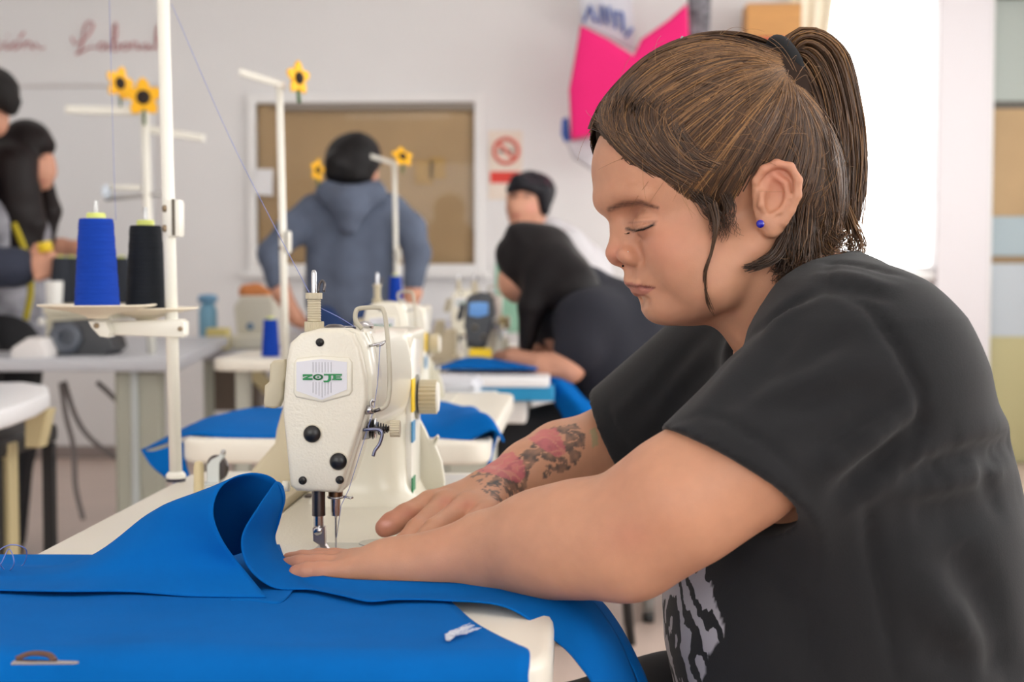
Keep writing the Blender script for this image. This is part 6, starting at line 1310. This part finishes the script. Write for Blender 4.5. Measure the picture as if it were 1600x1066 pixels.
# woman with a dark bob behind her
D = 6.5
wp = fig('person', [pch((820, 308, D-.01, .085), (818, 325, D-.02, .082)), pch((806, 322, D-.07, .035), (810, 345, D-.05, .042)), pch((802, 322, D-.09, .014), (801, 326, D-.09, .016)), pch((835, 345, D, .055), (850, 370, D, .06)), pch((870, 400, D, .12), (890, 520, D, .13))], SK2)
face_paint(wp, [(804, 307, 5, 3, (60, 44, 42), .8), (824, 306, 6, 3, (60, 44, 42), .8), (804, 300, 6, 1.6, (50, 38, 38), .7), (825, 299, 7, 1.6, (50, 38, 38), .7), (807, 337, 7, 2.6, (170, 80, 80), .8), (830, 325, 9, 9, (220, 140, 128), .4)])
tag(wp, 'woman with a dark bob and pale top standing behind the seated girl', 'person')
fig('hair', [pch((828, 296, D+.02, .088), (836, 298, D+.03, .088)), pch((848, 300, D-.05, .045), (852, 330, D-.05, .022)), pch((808, 286, D-.07, .040), (796, 297, D-.085, .018)), pch((815, 286, D-.08, .036), (832, 294, D-.085, .026)), pch((848, 300, D+.05, .06), (850, 326, D+.05, .03))], mat('blue_black_hair', (22, 22, 30), .5, spec=.3), wp, .009)
fig('pale_top', [pch((860, 365, D, .075), (875, 385, D, .11), (905, 430, D, .15), (910, 560, D, .16)), pch((850, 385, D+.14, .08), (840, 460, D+.14, .065)), pch((890, 385, D-.14, .085), (935, 450, D-.14, .07), (960, 520, D-.14, .06))], mat('pale_grey_top', (206, 204, 208), .9), wp)
fig('trousers', [pch((900, 560, D-.08, .12), (900, 720, D-.08, .08), (900, 765, D-.08, .06)), pch((915, 560, D+.08, .12), (915, 720, D+.08, .08), (915, 755, D+.08, .06))], mat('black_trousers', (28, 29, 33), .9), wp)
# two women at the left edge
D = 5.2
lp = fig('person', [pch((42, 245, D, .085), (55, 262, D, .07)), pch((70, 250, D, .03), (68, 285, D, .03)), pch((77, 264, D, .013), (79, 270, D, .014)), pch((36, 290, D, .05), (25, 330, D, .055)), pch((22, 350, D, .11), (18, 520, D, .12)), pch((40, 350, D+.15, .05), (60, 400, D+.12, .04), (95, 386, D+.08, .032), (122, 388, D+.05, .028), (138, 384, D+.03, .022))], SK2)
face_paint(lp, [(66, 246, 5, 2.6, (60, 42, 40), .8), (66, 239, 7, 1.6, (50, 36, 36), .7), (68, 283, 5, 2.4, (166, 80, 80), .8), (56, 268, 8, 8, (214, 140, 124), .4)])
tag(lp, 'woman with long dark hair in a grey jacket working at the left table', 'person')
fig('hair', [pch((32, 236, D, .105), (42, 226, D, .095)), pch((62, 222, D-.02, .05), (76, 228, D, .022)), pch((20, 260, D-.08, .09), (24, 330, D-.1, .075), (36, 400, D-.1, .05)), pch((45, 300, D-.08, .04), (52, 350, D-.09, .045), (50, 400, D-.09, .03)), pch((70, 290, D+.06, .035), (78, 330, D+.05, .04), (70, 380, D+.05, .035))], DH2, lp, .009)
fig('grey_jacket', [pch((5, 345, D, .12), (20, 370, D, .13), (15, 470, D, .14), (12, 530, D, .15)), pch((30, 345, D+.13, .08), (45, 395, D+.13, .06)), pch((-12, 345, D-.13, .09), (-20, 420, D-.13, .075))], mat('plaid_grey', (150, 150, 158), .9, var=.45, vscale=16), lp)
fig('trousers', [pch((5, 540, D-.08, .13), (8, 700, D-.08, .09), (8, 860, D-.08, .06)), pch((15, 540, D+.08, .13), (15, 700, D+.08, .09), (15, 840, D+.08, .06))], mat('black_trousers', (28, 29, 33), .9), lp)
obj('lanyard', tube(B(), catmull([Q(4, 290, D-.13), Q(0, 300, D-.16), Q(40, 395, D-.17), Q(48, 450, D-.17), Q(40, 500, D-.17)], 6), .012, 6, flat=.3), mat('lanyard_yellow', (196, 178, 40), .7), lp, True)
D = 4.92
np_ = fig('person', [pch((-28, 165, D, .09), (-22, 185, D, .075)), pch((-5, 175, D, .035), (-6, 195, D, .035)), pch((-45, 210, D, .055), (-55, 250, D, .06)), pch((-85, 300, D, .12), (-105, 520, D, .13)), pch((-40, 300, D-.1, .06), (-60, 400, D-.2, .05), (30, 418, D-.22, .036), (52, 415, D-.22, .03), (62, 412, D-.22, .032)),
    *[pch((60, 400+i*11, D-.22-.01*i, .016), (78, 396+i*11, D-.23, .0115), (88, 402+i*10, D-.215, .0095), (82, 409+i*9, D-.20, .0085)) for i in range(4)], pch((50, 400, D-.21, .016), (58, 386, D-.21, .013), (74, 382, D-.21, .010))], SK2, h=.007, k=.018)
tag(np_, 'person at the left edge in a navy quilted sleeve holding a yellow tool', 'person')
fig('hair', [pch((-25, 150, D, .10), (-10, 142, D, .085)), pch((5, 145, D-.03, .055), (16, 160, D-.03, .035), (18, 172, D-.03, .022))], mat('grey_black_hair', (34, 32, 32), .6, spec=.2), np_, .009)
fig('navy_sleeve', [pch((-60, 330, D-.14, .10), (-75, 400, D-.2, .085), (-20, 418, D-.22, .068), (22, 418, D-.22, .062), (34, 417, D-.22, .056))], mat('navy_quilt', (46, 52, 70), .8, bump=.8, bscale=40, bdist=.01), np_)
fig('navy_jacket', [pch((-90, 285, D, .14), (-110, 420, D, .15), (-115, 560, D, .16)), pch((-120, 290, D+.15, .09), (-130, 420, D+.15, .08))], mat('navy_quilt', (46, 52, 70), .8), np_)
fig('trousers', [pch((-110, 570, D, .14), (-110, 760, D, .09), (-110, 900, D, .06)), pch((-60, 570, D, .14), (-60, 760, D, .09), (-60, 900, D, .06))], mat('black_trousers', (28, 29, 33), .9), np_)
tag(obj('yellow_tool', cyl(B(), Q(62, 388, D-.24), Q(80, 384, D-.24), .018, 16), mat('tool_yellow', (240, 206, 40), .4), None, True), 'small yellow tool held in the hand at the left', 'tool')
place_prism('white_bag', [(14, 545), (40, 528), (62, 530), (72, 552), (66, 572), (12, 574)], 4.35, .12, mat('bag_white', (224, 220, 218), .7), 'crumpled white bag on the left end of the grey table', 'bag', .02)
